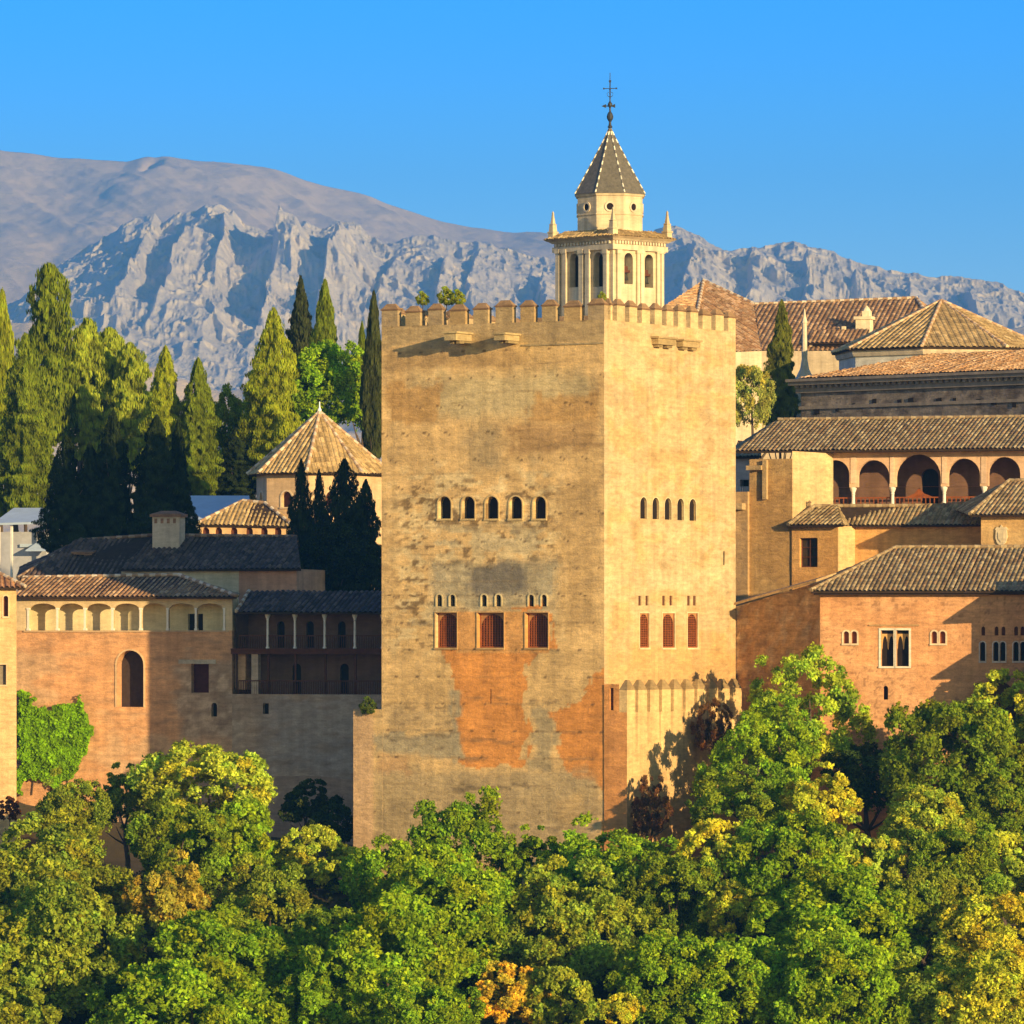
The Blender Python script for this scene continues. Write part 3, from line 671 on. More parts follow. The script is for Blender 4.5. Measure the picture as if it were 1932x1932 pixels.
for k in range(9):                            # the two far sides of the parapet
    u0 = UL+0.9+k*1.66; merlon(Frame(0, cR[1], -30.8, X=cR[0]), u0+0.4, u0+1.6, 0.0, 0.7, ZG, ZM, (0.40,0.28,0.14), tower)
FB = Frame(0, cL[1], 59.2, X=cL[0])
for k in range(10):
    u0 = 0.9+k*1.6; merlon(FB, u0, u0+1.15, 0.0, 0.7, ZG, ZM, (0.46,0.33,0.17), tower)
# projecting stone boxes (two on each face)
def spout(fr, pxa, pxb, pya, pyb, dep, col):
    o = op(fr, pxa, pxb, pya, pyb); mb = MB(); mb.col = col
    u0, u1, z0, z1 = o['u0'], o['u1'], o['z0'], o['z1']; h = z1-z0
    mb.prism(fr, [(u0,z0+h*0.25),(u0,z1-0.12),(u1,z1-0.12),(u1,z0+h*0.25)], -0.05, dep)
    mb.box(fr, u0-0.12, u1+0.12, -0.05, dep+0.1, z1-0.118, z1)
    mb.col = tuple(x*0.7 for x in col)
    for a in (0.08, 0.62): mb.box(fr, u0+(u1-u0)*a, u0+(u1-u0)*(a+0.3), -0.05, dep*0.7, z0, z0+h*0.248)
    return mb.build('projecting_box', M_STONE, tower)
spout(TF, 868, 890, 628, 650, 1.9, (0.44,0.33,0.16)); spout(TF, 960, 980, 630, 649, 1.8, (0.44,0.33,0.16))
spout(TR, 1229, 1262, 636, 656, 0.5, (0.42,0.30,0.14)); spout(TR, 1276, 1308.5, 641, 660.5, 0.5, (0.42,0.30,0.14))
mb = MB(); mb.col = (0.36,0.27,0.14)          # string course under the parapet
z = TF.z(1140, 647); mb.box(TF, TF.u(985), -0.02, -0.03, 0.06, z-0.05, z+0.05); mb.build('string_course', M_STONE, tower)

# ---------------------------------------------------------------- plinth wall at the tower's left foot
uA, uB = TF.u(667), UL+0.02
plinth = thing('stub_wall', 'low pinkish stub wall against the lower left edge of the great tower', 'wall', TF.W((uA+UL)/2, -2, ZB))
mb = MB(); zt_pl = zt = TF.z(690, 1338)
o_slit = []
def pcol(u, z): 
    n = fbm(u*0.8, z*1.6, 131, 4)[:,None]; return np.array([0.58,0.37,0.19])*(0.85+0.3*n)  # paler tone stands in for the stub wall's brighter lit facet
PF = TF.sub(uA, 0.03, -30.3)
wv = TF.u(722)-uA
def pcol2(u, z):
    k = np.clip((u-(TF.u(703)-uA))/0.08, 0, 1)[:,None]
    return pcol(u, z)*(1-k)+front_col(u+uA, z)*k
facade(PF, 0, wv, ZB, zt, (), 0.15, pcol2, 0.03, mb=mb)
mb.col = (0.40,0.27,0.14); p = [PF.W(0,0,ZB), PF.W(wv,0,ZB), PF.W(wv,-4,ZB), PF.W(0,-4,ZB)]; t = [(q[0],q[1],zt) for q in p]
mb.add(p+t, [(4,5,6,7),(3,0,4,7),(1,2,6,5),(2,3,7,6)]); mb.build('wall', M_STONE, plinth)

# ---------------------------------------------------------------- low battlemented bastion at the tower's right foot
uC = TF.u(1183, 0.06); BR = TF.sub(uC, 0.06, 59.2); uE = BR.u(1412)
bast = thing('bastion_wall', 'low battlemented outwork wall joined to the lit right foot of the great tower', 'wall', TF.W(uC/2, -4, ZB))
zg = BR.z(1183, 1344); zm = BR.z(1183, 1283)
def bcol_f(u, z):
    n = fbm(u*0.9, z*1.8, 141, 5)[:,None]; return np.array([0.60,0.27,0.085])*(0.8+0.4*n)
def bcol_r(u, z):
    n = fbm(u*0.6, z*0.7, 142, 5); C = np.array([0.62,0.41,0.185])*(0.85+0.3*n)[:,None]
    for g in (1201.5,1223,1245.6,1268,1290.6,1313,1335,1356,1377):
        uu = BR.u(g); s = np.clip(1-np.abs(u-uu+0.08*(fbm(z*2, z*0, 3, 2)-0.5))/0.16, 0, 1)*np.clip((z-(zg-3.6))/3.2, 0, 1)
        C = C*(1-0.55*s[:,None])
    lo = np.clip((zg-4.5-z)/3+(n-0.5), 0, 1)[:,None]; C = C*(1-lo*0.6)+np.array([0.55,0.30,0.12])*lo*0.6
    return C
mb = MB(); slot = op(TF, 1150.5, 1157.5, 1298, 1340, 0.6, False, 0.06)
facade(TF, 0.02, uC, ZB, zg, (), 0.18, bcol_f, 0.02, d=0.06, mb=mb)
facade(TF, 0.02, uC-0.56, zg+0.001, TF.z(1150, 1291, 0.06), [slot], 0.3, bcol_f, d=0.06, mb=mb)
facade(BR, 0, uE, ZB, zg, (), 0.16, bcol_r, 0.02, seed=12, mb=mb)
mb.col = (0.50,0.36,0.18)
q = [TF.W(0.02,0.06,zg), TF.W(uC,0.06,zg), BR.W(uE,0,zg), BR.W(uE,-1.6,zg), TR.W(UR,0.02,zg), TR.W(0,0.02,zg)]; mb.poly(q)
mb.poly([BR.W(uE,0,ZB), BR.W(uE,0,zg), BR.W(uE,-1.6,zg), BR.W(uE,-1.6,ZB)])
mb.build('wall', M_STONE, bast)
def flare_merlon(fr, u0, u1, z0, z1, col, d=0.0, dep=0.55):
    mb = MB(); mb.col = col; zc = z1-0.62; um = (u0+u1)/2
    mb.box(fr, u0, u1, d-dep, d, z0+0.001, zc)
    mb.col = tuple(x*0.5 for x in col)
    b = [fr.W(u0-0.02,d-dep-0.02,zc+0.001), fr.W(u1+0.02,d-dep-0.02,zc+0.001), fr.W(u1+0.02,d+0.02,zc+0.001), fr.W(u0-0.02,d+0.02,zc+0.001)]
    k = (u1-u0)*0.36; t = [fr.W(u0+k,d-dep*0.65,z1), fr.W(u1-k,d-dep*0.65,z1), fr.W(u1-k,d-dep*0.35,z1), fr.W(u0+k,d-dep*0.35,z1)]
    mb.hexa(b, t); return mb.build('merlon', M_STONE, bast)
gr = [1201.5+22.3*i for i in range(10)]
e = [1183]+[x for g in gr for x in (g-2.9, g+2.9)]
for a, b in zip(e[::2], e[1::2]): flare_merlon(BR, BR.u(a)+0.0, BR.u(b), zg, zm, (0.62,0.42,0.19))
infill(TF, slot, 'arrow_slit', M_DARK, bast, 0.06)
e = []
for a, b in e: flare_merlon(TF, TF.u(a, 0.06), TF.u(b, 0.06)-(0.0 if b < 1180 else 0.6), zg, zm, (0.52,0.29,0.12), d=0.06)

# small plants growing behind the parapet and on the stub wall are added with the other vegetation

# ================================================================ church bell tower behind
SB = Frame(1156.5, 480, -46.0); SR = Frame(1156.5, 480, 44.0)
uSL = SB.u(1051); uSR = SR.u(1251)
zS0 = -2.0; zS1 = SB.z(1156, 470)
church = thing('bell_tower', 'pale square church bell tower with octagonal lantern and slate coloured spire', 'bell tower', SB.W(uSL/2, -3, zS0))
bl = [op(SB, 1074.5, 1091, 478, 542, 0.7, 'round'), op(SB, 1119.5, 1137.5, 476, 541, 0.7, 'round')]
brr = [op(SR, 1178, 1194, 477, 536, 0.9, 'round'), op(SR, 1216.5, 1232.5, 480, 543, 0.9, 'round')]
cc = const_col((0.62,0.50,0.32), 0.12, 151)
mb = MB(); facade(SB, uSL, 0, zS0, zS1, bl, 0.4, cc, mb=mb); facade(SR, 0, uSR, zS0, zS1, brr, 0.4, cc, mb=mb)
mb.col = (0.6,0.48,0.3)
s0, sL, sR_ = SB.W(0,0,0), SB.W(uSL,0,0), SR.W(uSR,0,0); sF = (sL[0]+sR_[0]-s0[0], sL[1]+sR_[1]-s0[1], 0)
mb.poly([zz(sL,zS0), zz(sL,zS1), zz(sF,zS1), zz(sF,zS0)]); mb.poly([zz(sR_,zS0), zz(sR_,zS1), zz(sF,zS1), zz(sF,zS0)])
mb.build('wall', M_CHURCH, church)
for o in bl: infill(SB, o, 'belfry_opening', M_DARK, church)
for o in brr: infill(SR, o, 'belfry_opening', M_DARK, church)
def pil(fr, a, b, pya, pyb, dep, col=(0.64,0.52,0.34)):
    o = op(fr, a, b, pya, pyb); mb = MB(); mb.col = col
    mb.box(fr, o['u0'], o['u1'], -0.02, dep, o['z0'], o['z1']-0.35)
    mb.box(fr, o['u0']-0.07, o['u1']+0.07, -0.02, dep+0.08, o['z1']-0.349, o['z1']); mb.build('pilaster', M_CHURCH, church)
for a, b in ((1052,1058.5),(1064,1071.5),(1096,1103.5),(1108,1115.5),(1142,1149)): pil(SB, a, b, 471, 600, 0.28)
for a, b in ((1162,1169),(1199.5,1205),(1206.5,1212),(1237,1243),(1245,1250)): pil(SR, a, b, 471, 600, 0.20)
# entablature and cornice in three steps round the square
cx_, cy_ = (sL[0]+sR_[0])/2, (sL[1]+sR_[1])/2; CB = Frame(0, cy_, -46, X=cx_); half = abs(uSL)/2; half2 = uSR/2
mb = MB(); mb.col = (0.60,0.48,0.31)
def slab(ex, z0, z1, col, ex2=None):
    mb.col = col; ex2 = ex if ex2 is None else ex2
    b = [CB.W(-half-ex,half2+ex,z0), CB.W(half+ex,half2+ex,z0), CB.W(half+ex,-half2-ex,z0), CB.W(-half-ex,-half2-ex,z0)]
    t = [CB.W(-half-ex2,half2+ex2,z1), CB.W(half+ex2,half2+ex2,z1), CB.W(half+ex2,-half2-ex2,z1), CB.W(-half-ex2,-half2-ex2,z1)]
    mb.hexa(b, t)
Zs = lambda py: SB.z(1156, py)
slab(0.30, zS1, Zs(460), (0.62,0.50,0.33)); slab(0.18, Zs(460)+.001, Zs(453), (0.50,0.39,0.25)); slab(0.32, Zs(453)+.001, Zs(449), (0.62,0.5,0.33), 0.55)
slab(0.60, Zs(449)+.001, Zs(445.5), (0.55,0.42,0.26), 0.85)
ent = mb.build('cornice', M_CHURCH, church)
mb = MB(); mb.col = (0.66,0.54,0.36)
n_ = 18
for fr_, ua, ub in ((SB, uSL, 0), (SR, 0, uSR)):
    mb = MB(); mb.col = (0.66,0.54,0.36)
    for i in range(n_):
        u = ua+(ub-ua)*(i+0.5)/n_; mb.box(fr_, u-0.09, u+0.09, 0.18, 0.36, Zs(459), Zs(453.5))
    mb.build('dentil_band', M_CHURCH, ent)
# skirt roof from cornice to octagon
ox, oy = P(1152.5, 400, 480+0.0)[0], cy_
ox = cx_
R8 = 62.0/F*cy_/math.cos(math.radians(22.5))*0.985
zr0 = Zs(445.2); zr1 = Zs(430)
mb = MB(); e_ = 0.80
k8 = R8*0.86
cs = [CB.W(-half-e_,half2+e_,zr0), CB.W(half+e_,half2+e_,zr0), CB.W(half+e_,-half2-e_,zr0), CB.W(-half-e_,-half2-e_,zr0)]
ct = [CB.W(-k8,k8,zr1), CB.W(k8,k8,zr1), CB.W(k8,-k8,zr1), CB.W(-k8,-k8,zr1)]
for i in range(4): tiles(mb, cs[i], cs[(i+1)%4], ct[(i+1)%4], ct[i], TILE_TAN, 0.32, 0.07, deck=False)
mb.mi = 0; mb.col = (0.4,0.26,0.13); mb.hexa([(c[0],c[1],c[2]-0.02) for c in cs], [(c[0],c[1],c[2]-0.06) for c in ct])
mb.build('skirt_roof', [M_TILE, M_SOFFIT], church)
# octagonal lantern with round windows
ph = math.radians(-23.5)
zo0 = zr1-0.4; zo1 = Zs(366)
mb = MB(); mb.col = (0.60,0.48,0.30)
C8 = (cx_, cy_, 0)
mb.lathe(C8, [(R8, zo0), (R8, Zs(402)), (R8*1.03, Zs(401.5)), (R8*1.03, Zs(399.5)), (R8, Zs(399)), (R8, zo1), (R8*1.04, zo1+0.02), (R8*1.07, zo1+0.22)], 8, ph)
lan = mb.build('lantern', M_CHURCH, church)
for k in range(8):
    a = ph+math.radians(22.5+45*k); dd = R8*math.cos(math.radians(22.5)); fr_ = Frame(0, cy_-dd*math.cos(a), math.degrees(a), X=cx_+dd*math.sin(a))
    zc = Zs(386.5); mb = MB()
    ring = [(0.44*math.cos(2*math.pi*i/16), zc+0.44*math.sin(2*math.pi*i/16)) for i in range(16)]
    rin = [(0.30*math.cos(2*math.pi*i/16), zc+0.30*math.sin(2*math.pi*i/16)) for i in range(16)]
    mb.col = (0.66,0.55,0.38); mb.mi = 0
    for i in range(16):
        j = (i+1)%16; mb.prism(fr_, [rin[i], rin[j], ring[j], ring[i]], -0.02, 0.09)
    mb.mi = 1; mb.poly([fr_.W(u, 0.01, z) for u, z in rin])
    mb.build('round_window', [M_CHURCH, M_DARK], lan)
# spire
zp = Zs(232); mb = MB(); Re = 66.0/F*cy_/math.cos(math.radians(22.5))*1.0
prof = [(Re, zo1+0.2), (Re*1.0, zo1+0.28)]+[(Re*(1-t)**1.06+0.05*t, zo1+0.28+(zp-zo1-0.28)*t) for t in np.linspace(0.08, 1, 9)]
mb.lathe(C8, prof, 8, ph); sp = mb.build('spire', M_SLATE, church)
mb = MB()
for k in range(8):
    a = ph+math.radians(45*k); pts = [Vector((cx_+r*math.sin(a), cy_-r*math.cos(a), z)) for r, z in prof[1:]]
    for i in range(len(pts)-1): ridge(mb, pts[i], pts[i+1], 0.065, 0.26, ((0.72,0.66,0.5),(0.16,0.14,0.11)), 0.0)
mb.build('ridge_cap', M_MORTAR, sp)
# corner pinnacles
for (su, sd) in ((-1,1),(1,1),(1,-1),(-1,-1)):
    p = CB.W(su*(half+0.25), sd*(half2+0.25), zr0); mb = MB(); mb.col = (0.60,0.47,0.28)
    mb.lathe(p, [(0.42,-0.05),(0.42,0.55),(0.50,0.58),(0.50,0.68),(0.36,0.72),(0.30,1.25),(0.36,1.3),(0.22,1.38),(0.13,1.9),(0.09,2.2),(0.11,2.27),(0.02,2.45)], 4, math.radians(-46+45))
    mb.build('pinnacle', M_CHURCH, church)
# cross and weather vane
tip = (cx_, cy_, zp); mpp = cy_/F
mb = MB()
mb.lathe(tip, [(0.05,-0.1),(0.22,0.05),(0.12,0.25),(0.1,0.5),(0.26,0.75),(0.30,0.95),(0.22,1.2),(0.08,1.4),(0.08,1.7),(0.20,1.9),(0.20,2.05),(0.06,2.25),(0.05,3.2),(0.09,3.3),(0.04,3.4),(0.028,4.7)], 10)
VF = Frame(0, cy_, -12, X=cx_)
zc = zp+74*mpp; mb.box(VF, -0.55, 0.55, -0.03, 0.03, zc-0.03, zc+0.03)
for u in (-0.55, 0.55): mb.box(VF, u-0.065, u+0.065, -0.035, 0.035, zc-0.065, zc+0.065)
zt_ = zc+0.62; mb.box(VF, -0.09, 0.09, -0.05, 0.05, zt_-0.09, zt_+0.09); mb.box(VF, -0.05, 0.05, -0.05, 0.05, zc-0.9, zc-0.06); mb.box(VF, -0.045, 0.045, -0.04, 0.04, zc+0.06, zt_-0.1)
for s_ in (-1, 1):
    mb.tube([VF.W(0,0,zc-0.75), VF.W(s_*0.22,0,zc-0.62), VF.W(s_*0.26,0,zc-0.42), VF.W(s_*0.12,0,zc-0.3)], 0.025, 6)
fin = mb.build('cross', M_IRON, church)
mb = MB(); zv = zp+41*mpp; mb.prism(VF, [(-0.75,zv),(-0.35,zv+0.17),(-0.35,zv+0.05),(0.1,zv+0.05),(0.45,zv+0.16),(0.45,zv-0.16),(0.1,zv-0.05),(-0.35,zv-0.05),(-0.35,zv-0.17)], -0.02, 0.02)
mb.build('weather_vane', M_IRON, fin)
# bells hanging in the lit belfry openings
for o, lab in zip(brr, ('bronze bell hanging in the inner lit belfry opening of the church tower', 'bronze bell hanging in the outer lit belfry opening of the church tower')):
    um = (o['u0']+o['u1'])/2; zb = o['z0']+0.35
    r = thing('church_bell', lab, 'bell', SR.W(um, -0.42, zb), 'bells in the church tower')
    mb = MB(); q = SR.W(um, -0.42, zb)
    mb.lathe(q, [(0.30,0.0),(0.29,0.04),(0.24,0.14),(0.19,0.32),(0.17,0.5),(0.12,0.6),(0.03,0.62)], 14); mb.build('bell_cup', M_BRONZE, r, True)
    mb = MB(); mb.box(SR, o['u0'], o['u1'], -0.50, -0.34, zb+0.66, zb+0.86); mb.box(SR, um-0.22, um+0.22, -0.52, -0.32, zb+0.861, zb+1.2); mb.box(SR, um-0.04, um+0.04, -0.46, -0.38, zb+0.6, zb+0.659); mb.build('headstock', M_WOOD, r)
# ================================================================ left palace: gallery wing
LP = Frame(262, 380, -18)
def salmon(base=(0.62,0.33,0.155), seed=201):
    base = np.array(base)
    def f(u, z):
        px = 262+u*28.6; py = 1200-z*28.6
        n = fbm(u*0.7, z*1.5, seed, 5); m = fbm(u*0.25, z*0.5, seed+3, 4)
        C = base[None,:]*(0.82+0.36*n)[:,None]
        k = np.clip((m-0.52)/0.1, 0, 1)[:,None]*0.5; C = C*(1-k)+np.array([0.56,0.40,0.24])*k
        # stonier part round the square window, grey wash under the loggia
        wx = px+(n-0.5)*60; wy = py+(m-0.5)*80
        s = np.clip((wx-335)/20, 0, 1)*np.clip((wx-300)*0+1, 0, 1)*np.clip((475-wx)/20, 0, 1)*np.clip((wy-1235)/15, 0, 1)*np.clip((1420-wy)/40, 0, 1)
        st = np.clip((fbm(u*1.5, z*2.6, seed+9, 5)-0.45)/0.1, 0, 1)
        k = (s*0.75)[:,None]; C = C*(1-k)+(np.array([0.40,0.30,0.20])*(0.75+0.6*st)[:,None])*k
        s = np.clip((wx-500)/40, 0, 1)*np.clip((wy-1310)/10, 0, 1)*np.clip((1480-wy)/60, 0, 1); k = (s*0.5)[:,None]; C = C*(1-k)+np.array([0.38,0.33,0.28])*k
        b = np.clip((fbm(u*0.6, z*4.0, seed+11, 3)-0.60)/0.06, 0, 1)[:,None]*0.45; C = C*(1-b)+np.array([0.30,0.19,0.11])*b
        return C
    return f
zTopA = LP.z(262, 1189.5); zTopB = LP.z(580, 1310)
wing = thing('palace_wing', 'salmon palace wing with an arcaded gallery above a tall arched opening', 'palace', LP.W(-2, -3, ZB))
opsA = [op(LP, 220, 271, 1227, 1334, 0.9, 'round'), op(LP, 361, 394, 1253, 1307, 0.5), op(LP, 398.5, 409.5, 1326, 1352, 0.4, 'round')]
mb = MB(); facade(LP, LP.u(20), LP.u(438), ZB, zTopA, opsA, 0.2, salmon(), 0.03, mb=mb)
mb.col = (0.5,0.3,0.16); u0, u1 = LP.u(20), LP.u(438)
mb.poly([LP.W(u1,0,ZB), LP.W(u1,0,zTopA), LP.W(u1,-6,zTopA), LP.W(u1,-6,ZB)]); mb.poly([LP.W(u0,0,ZB), LP.W(u0,0,zTopA), LP.W(u0,-6,zTopA), LP.W(u0,-6,ZB)])
mb.poly([LP.W(u0,0,zTopA-0.02), LP.W(u1,0,zTopA-0.02), LP.W(u1,-6,zTopA-0.02), LP.W(u0,-6,zTopA-0.02)])
mb.build('wall', M_STONE, wing)
infill(LP, opsA[0], 'arched_window', plain('deep_room', (0.05,0.032,0.022)), wing)
surround(LP, opsA[0], wing, (0.60,0.42,0.24), 0.10, sill=False)
infill(LP, opsA[1], 'square_window', plain('dark_red_shutter', (0.07,0.018,0.012)), wing); infill(LP, opsA[2], 'wall_niche', M_DARK, wing)
mb = MB(); mb.col = (0.50,0.42,0.30); o = opsA[1]; mb.box(LP, o['u0']-0.9, o['u1']+0.5, -0.02, 0.06, o['z1']+0.02, o['z1']+0.30); mb.build('lintel', M_STONE, wing)
mb = MB(); mb.col = (0.42,0.28,0.18)         # stone set-off low on the wall
zo = LP.z(300, 1462); mb.prism(Frame(0, LP.Y0, -18, X=LP.X0), [(LP.u(232),ZB),(LP.u(232),zo-1.9),(LP.u(255),zo-1.0),(LP.u(265),zo),(LP.u(600),zo),(LP.u(700),zo-0.3),(LP.u(700),ZB)], 0.003, 0.22)
mb.build('footing', M_STONE, wing)
# arcade
cols_px = [53,108,160,212,265,316,369.5,423]
za0 = zTopA; za1 = LP.z(262, 1127)
ops_g = []
for a, b in zip(cols_px[:-1], cols_px[1:]):
    u0, u1 = LP.u(a)+0.075, LP.u(b)-0.075
    ops_g.append(dict(u0=u0, u1=u1, z0=za0, z1=LP.z(a, 1138.5), depth=0.22, arch='basket', rise=0.42))
yl = const_col((0.60,0.45,0.25), 0.08, 230)
mb = MB(); facade(LP, LP.u(29), LP.u(438), za0, za1, ops_g, 0.3, yl, d=-0.03, mb=mb); ar = mb.build('arcade', M_PLASTER, wing)
mb = MB(); mb.col = (0.62,0.52,0.30)          # back wall, ends and ceiling of the gallery
ua, ub = LP.u(40), LP.u(436); zb0, zb1 = za0-0.015, za1-0.1
bo = [op(LP, 355, 383, 1158, 1187, 0.3, False, -1.3)]; bo[0]['z0'] = zb0+0.02
facade(LP, ua, ub, zb0, zb1, bo, 0.4, const_col((0.64,0.54,0.31), 0.08, 233), d=-1.3, mb=mb)
mb.hexa([LP.W(ua,-0.26,zb1), LP.W(ub,-0.26,zb1), LP.W(ub,-1.3,zb1), LP.W(ua,-1.3,zb1)], [LP.W(ua,-0.26,zb1+.08), LP.W(ub,-0.26,zb1+.08), LP.W(ub,-1.3,zb1+.08), LP.W(ua,-1.3,zb1+.08)])
for u in (ua, ub): mb.poly([LP.W(u,-0.26,zb0), LP.W(u,-0.26,zb1), LP.W(u,-1.3,zb1), LP.W(u,-1.3,zb0)])
mb.build('gallery_back_wall', M_PLASTER, wing); infill(LP, bo[0], 'doorway', M_DARK, wing, d=-1.3)
for p_ in cols_px:
    u = LP.u(p_); mb = MB(); mb.box(LP, u-0.07, u+0.07, -0.20, -0.02+0.04, za0+0.001, LP.z(p_, 1150)); mb.box(LP, u-0.1, u+0.1, -0.22, 0.05, LP.z(p_, 1150)+.001, LP.z(p_, 1147)); mb.box(LP, u-0.1, u+0.1, -0.22, 0.05, za0+0.002, za0+0.14); mb.build('column', M_MARBLE, wing)
mb = MB()                                     # wire-thin scaffold rails that stand in two bays
mb = MB(); mb.col = (0.50,0.34,0.19); mb.box(LP, LP.u(45), LP.u(432), 0.0, 0.07, zTopA-0.12, zTopA-0.004); mb.build('string_course', M_PLASTER, wing)
eA, eB = LP.at(28, 1125.5, 0.55), LP.at(446, 1125.5, 0.55); rA, rB = LP.at(44, 1091, -3.2), LP.at(338, 1086, -3.2)
roof_part([(eA, eB, rB, rA)], TILE_RB, wing, ridges=[(rA, rB), (rB, eB)], pitch=0.34, r=0.07)
mb = MB(); mb.mi = 0                            # closes the roof end
rC = LP.at(446, 1120, -3.2)
tiles(mb, eB, LP.at(452, 1122, -5.0), rB, rB, TILE_OLD, 0.36, 0.09); mb.build('roof', [M_TILE, M_SOFFIT], wing)

# leftmost tower at the picture edge -----------------------------------------
LT = Frame(31, 373, 8)
lt = thing('corner_tower', 'sunlit orange corner tower with a small window at the far left edge', 'tower', LT.W(-3, -3, ZB))
ol = [op(LT, 6.5, 15.5, 1124, 1163, 0.35, 'round'), op(LT, -8, 11.5, 1254, 1292, 0.3)]
def ltc(u, z):
    n = fbm(u*0.8, z*1.2, 240, 5)[:,None]; return np.array([0.66,0.42,0.20])*(0.85+0.3*n)
zl = LT.z(20, 1105); mb = MB(); facade(LT, -7.5, 0, ZB, zl, ol, 0.25, ltc, 0.02, mb=mb); mb.col = (0.62,0.36,0.17)
mb.poly([LT.W(0,0,ZB), LT.W(0,0,zl), LT.W(0,-6,zl), LT.W(0,-6,ZB)]); mb.poly([LT.W(-7.5,0,ZB), LT.W(-7.5,0,zl), LT.W(-7.5,-6,zl), LT.W(-7.5,-6,ZB)])
mb.build('wall', M_STONE, lt)
infill(LT, ol[0], 'arched_window', M_WOOD, lt); surround(LT, ol[0], lt, (0.62,0.48,0.28), 0.08)
w2 = infill(LT, ol[1], 'square_window', plain('grey_shutter', (0.20,0.16,0.11)), lt); surround(LT, ol[1], w2, (0.60,0.45,0.26), 0.09)
a, b = LT.W(-8.1,0.55,LT.z(20,1108)), LT.W(0.55,0.55,LT.z(20,1108)); c, d_ = LT.W(-2.6,-3,LT.z(10,1058)), LT.W(-5,-3,LT.z(10,1058)); e2 = LT.W(0.55,-6.5,LT.z(20,1108))
roof_part([(a, b, c, d_), (b, e2, c, c)], TILE_RED, lt, ridges=[(b, c), (c, d_)], pitch=0.34, r=0.09)

# loggia with two open storeys ------------------------------------------------
log = thing('open_loggia', 'shaded two storey wooden loggia with slim white columns beside the great tower', 'loggia', LP.W(LP.u(580), -3, ZB))
opsB = [op(LP, 496, 507, 1327, 1347, 0.4)]
mb = MB(); facade(LP, LP.u(438)+0.003, LP.u(725), ZB, zTopB, opsB, 0.22, salmon((0.44,0.31,0.20), 260), 0.04, mb=mb)
mb.col = (0.25,0.16,0.11); ua, ub = LP.u(450), LP.u(725)
mb.poly([LP.W(ua-0.35,0,zTopB), LP.W(ub,0,zTopB), LP.W(ub,-4,zTopB), LP.W(ua-0.35,-4,zTopB)])
mb.build('wall', M_STONE, log); infill(LP, opsB[0], 'wall_opening', M_DARK, log)
z_f1, z_f0 = LP.z(580, 1224), LP.z(580, 1234); z_ev = LP.z(580, 1157)
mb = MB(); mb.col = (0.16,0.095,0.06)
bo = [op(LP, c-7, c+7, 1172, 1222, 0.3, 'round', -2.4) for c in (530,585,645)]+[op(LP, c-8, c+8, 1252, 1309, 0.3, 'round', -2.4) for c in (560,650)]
facade(LP, ua-0.2, ub, zTopB+0.01, z_ev+0.6, bo, 0.5, const_col((0.17,0.10,0.065), 0.2, 270), d=-2.4, mb=mb)  # wall colour darkened to deepen the shade inside the loggia
mb.poly([LP.W(ua-0.2,-0.05,zTopB+0.01), LP.W(ua-0.2,-0.05,z_ev+0.3), LP.W(ua-0.2,-2.4,z_ev+0.3), LP.W(ua-0.2,-2.4,zTopB+0.01)])
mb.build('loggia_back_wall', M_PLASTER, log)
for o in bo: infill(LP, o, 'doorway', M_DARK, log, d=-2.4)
mb = MB(); mb.box(LP, ua-0.5, ub, -2.4, 0.12, z_f0, z_f1); mb.box(LP, ua-0.5, ub, 0.121, 0.17, z_f1-0.10, z_f1+0.02); mb.build('balcony_floor', M_WOOD, log)
mb = MB(); zt_ = LP.z(580, 1158.5); mb.box(LP, ua-0.3, ub, -0.25, 0.02, zt_-0.02, zt_+0.28); mb.build('beam', M_SOFFIT, log)
for c in (505,556.5,612.5,669.5,722):
    p = LP.at(c, 1223, -0.12); h = LP.z(c, 1159)-z_f1; mb = MB(); q = (p[0], p[1], z_f1)
    mb.lathe(q, [(0.13,0),(0.13,0.1),(0.085,0.16),(0.075,h-0.42),(0.11,h-0.38),(0.09,h-0.33),(0.18,h-0.1),(0.19,h)], 10); mb.build('column', M_MARBLE, log)
    h2 = z_f0-zTopB; mb = MB(); mb.box(LP, LP.u(c)-0.06, LP.u(c)+0.06, -0.2, -0.08, zTopB+0.002, z_f0-0.002); mb.build('wooden_post', M_WOOD, log)
mb = MB()
for i in range(64):
    u = ua+(ub-ua)*i/64; mb.box(LP, u-0.02, u+0.02, -0.14, -0.10, z_f1+0.002, z_f1+0.82)
mb.box(LP, ua, ub, -0.16, -0.08, z_f1+0.822, z_f1+0.90)
for i in range(64):
    u = ua+(ub-ua)*i/64; mb.box(LP, u-0.02, u+0.02, -0.06, -0.02, zTopB+0.002, zTopB+0.85)
mb.box(LP, ua, ub, -0.08, 0.0, zTopB+0.852, zTopB+0.93); mb.build('railing', M_WOOD, log)
mb = MB(); mb.col = (0.48,0.36,0.24); mb.box(LP, LP.u(474), LP.u(487), -0.5, -0.02, zTopB+0.002, z_f0-0.002); mb.col = (0.55,0.32,0.17); mb.box(LP, LP.u(440), LP.u(459), -2.0, -0.4, zTopB+0.3, z_f0-0.002); mb.build('pier', M_STONE, log)
eA, eB = LP.at(446, 1154.5, 0.5), LP.at(724, 1155, 0.5); rA, rB = LP.at(470, 1116, -3.0), LP.at(724, 1115, -3.0)
roof_part([(eA, eB, rB, rA), (LP.at(446,1150,-3.0), eA, rA, rA)], TILE_SHADED, log, ridges=[(eA, rA)], pitch=0.36, r=0.09)

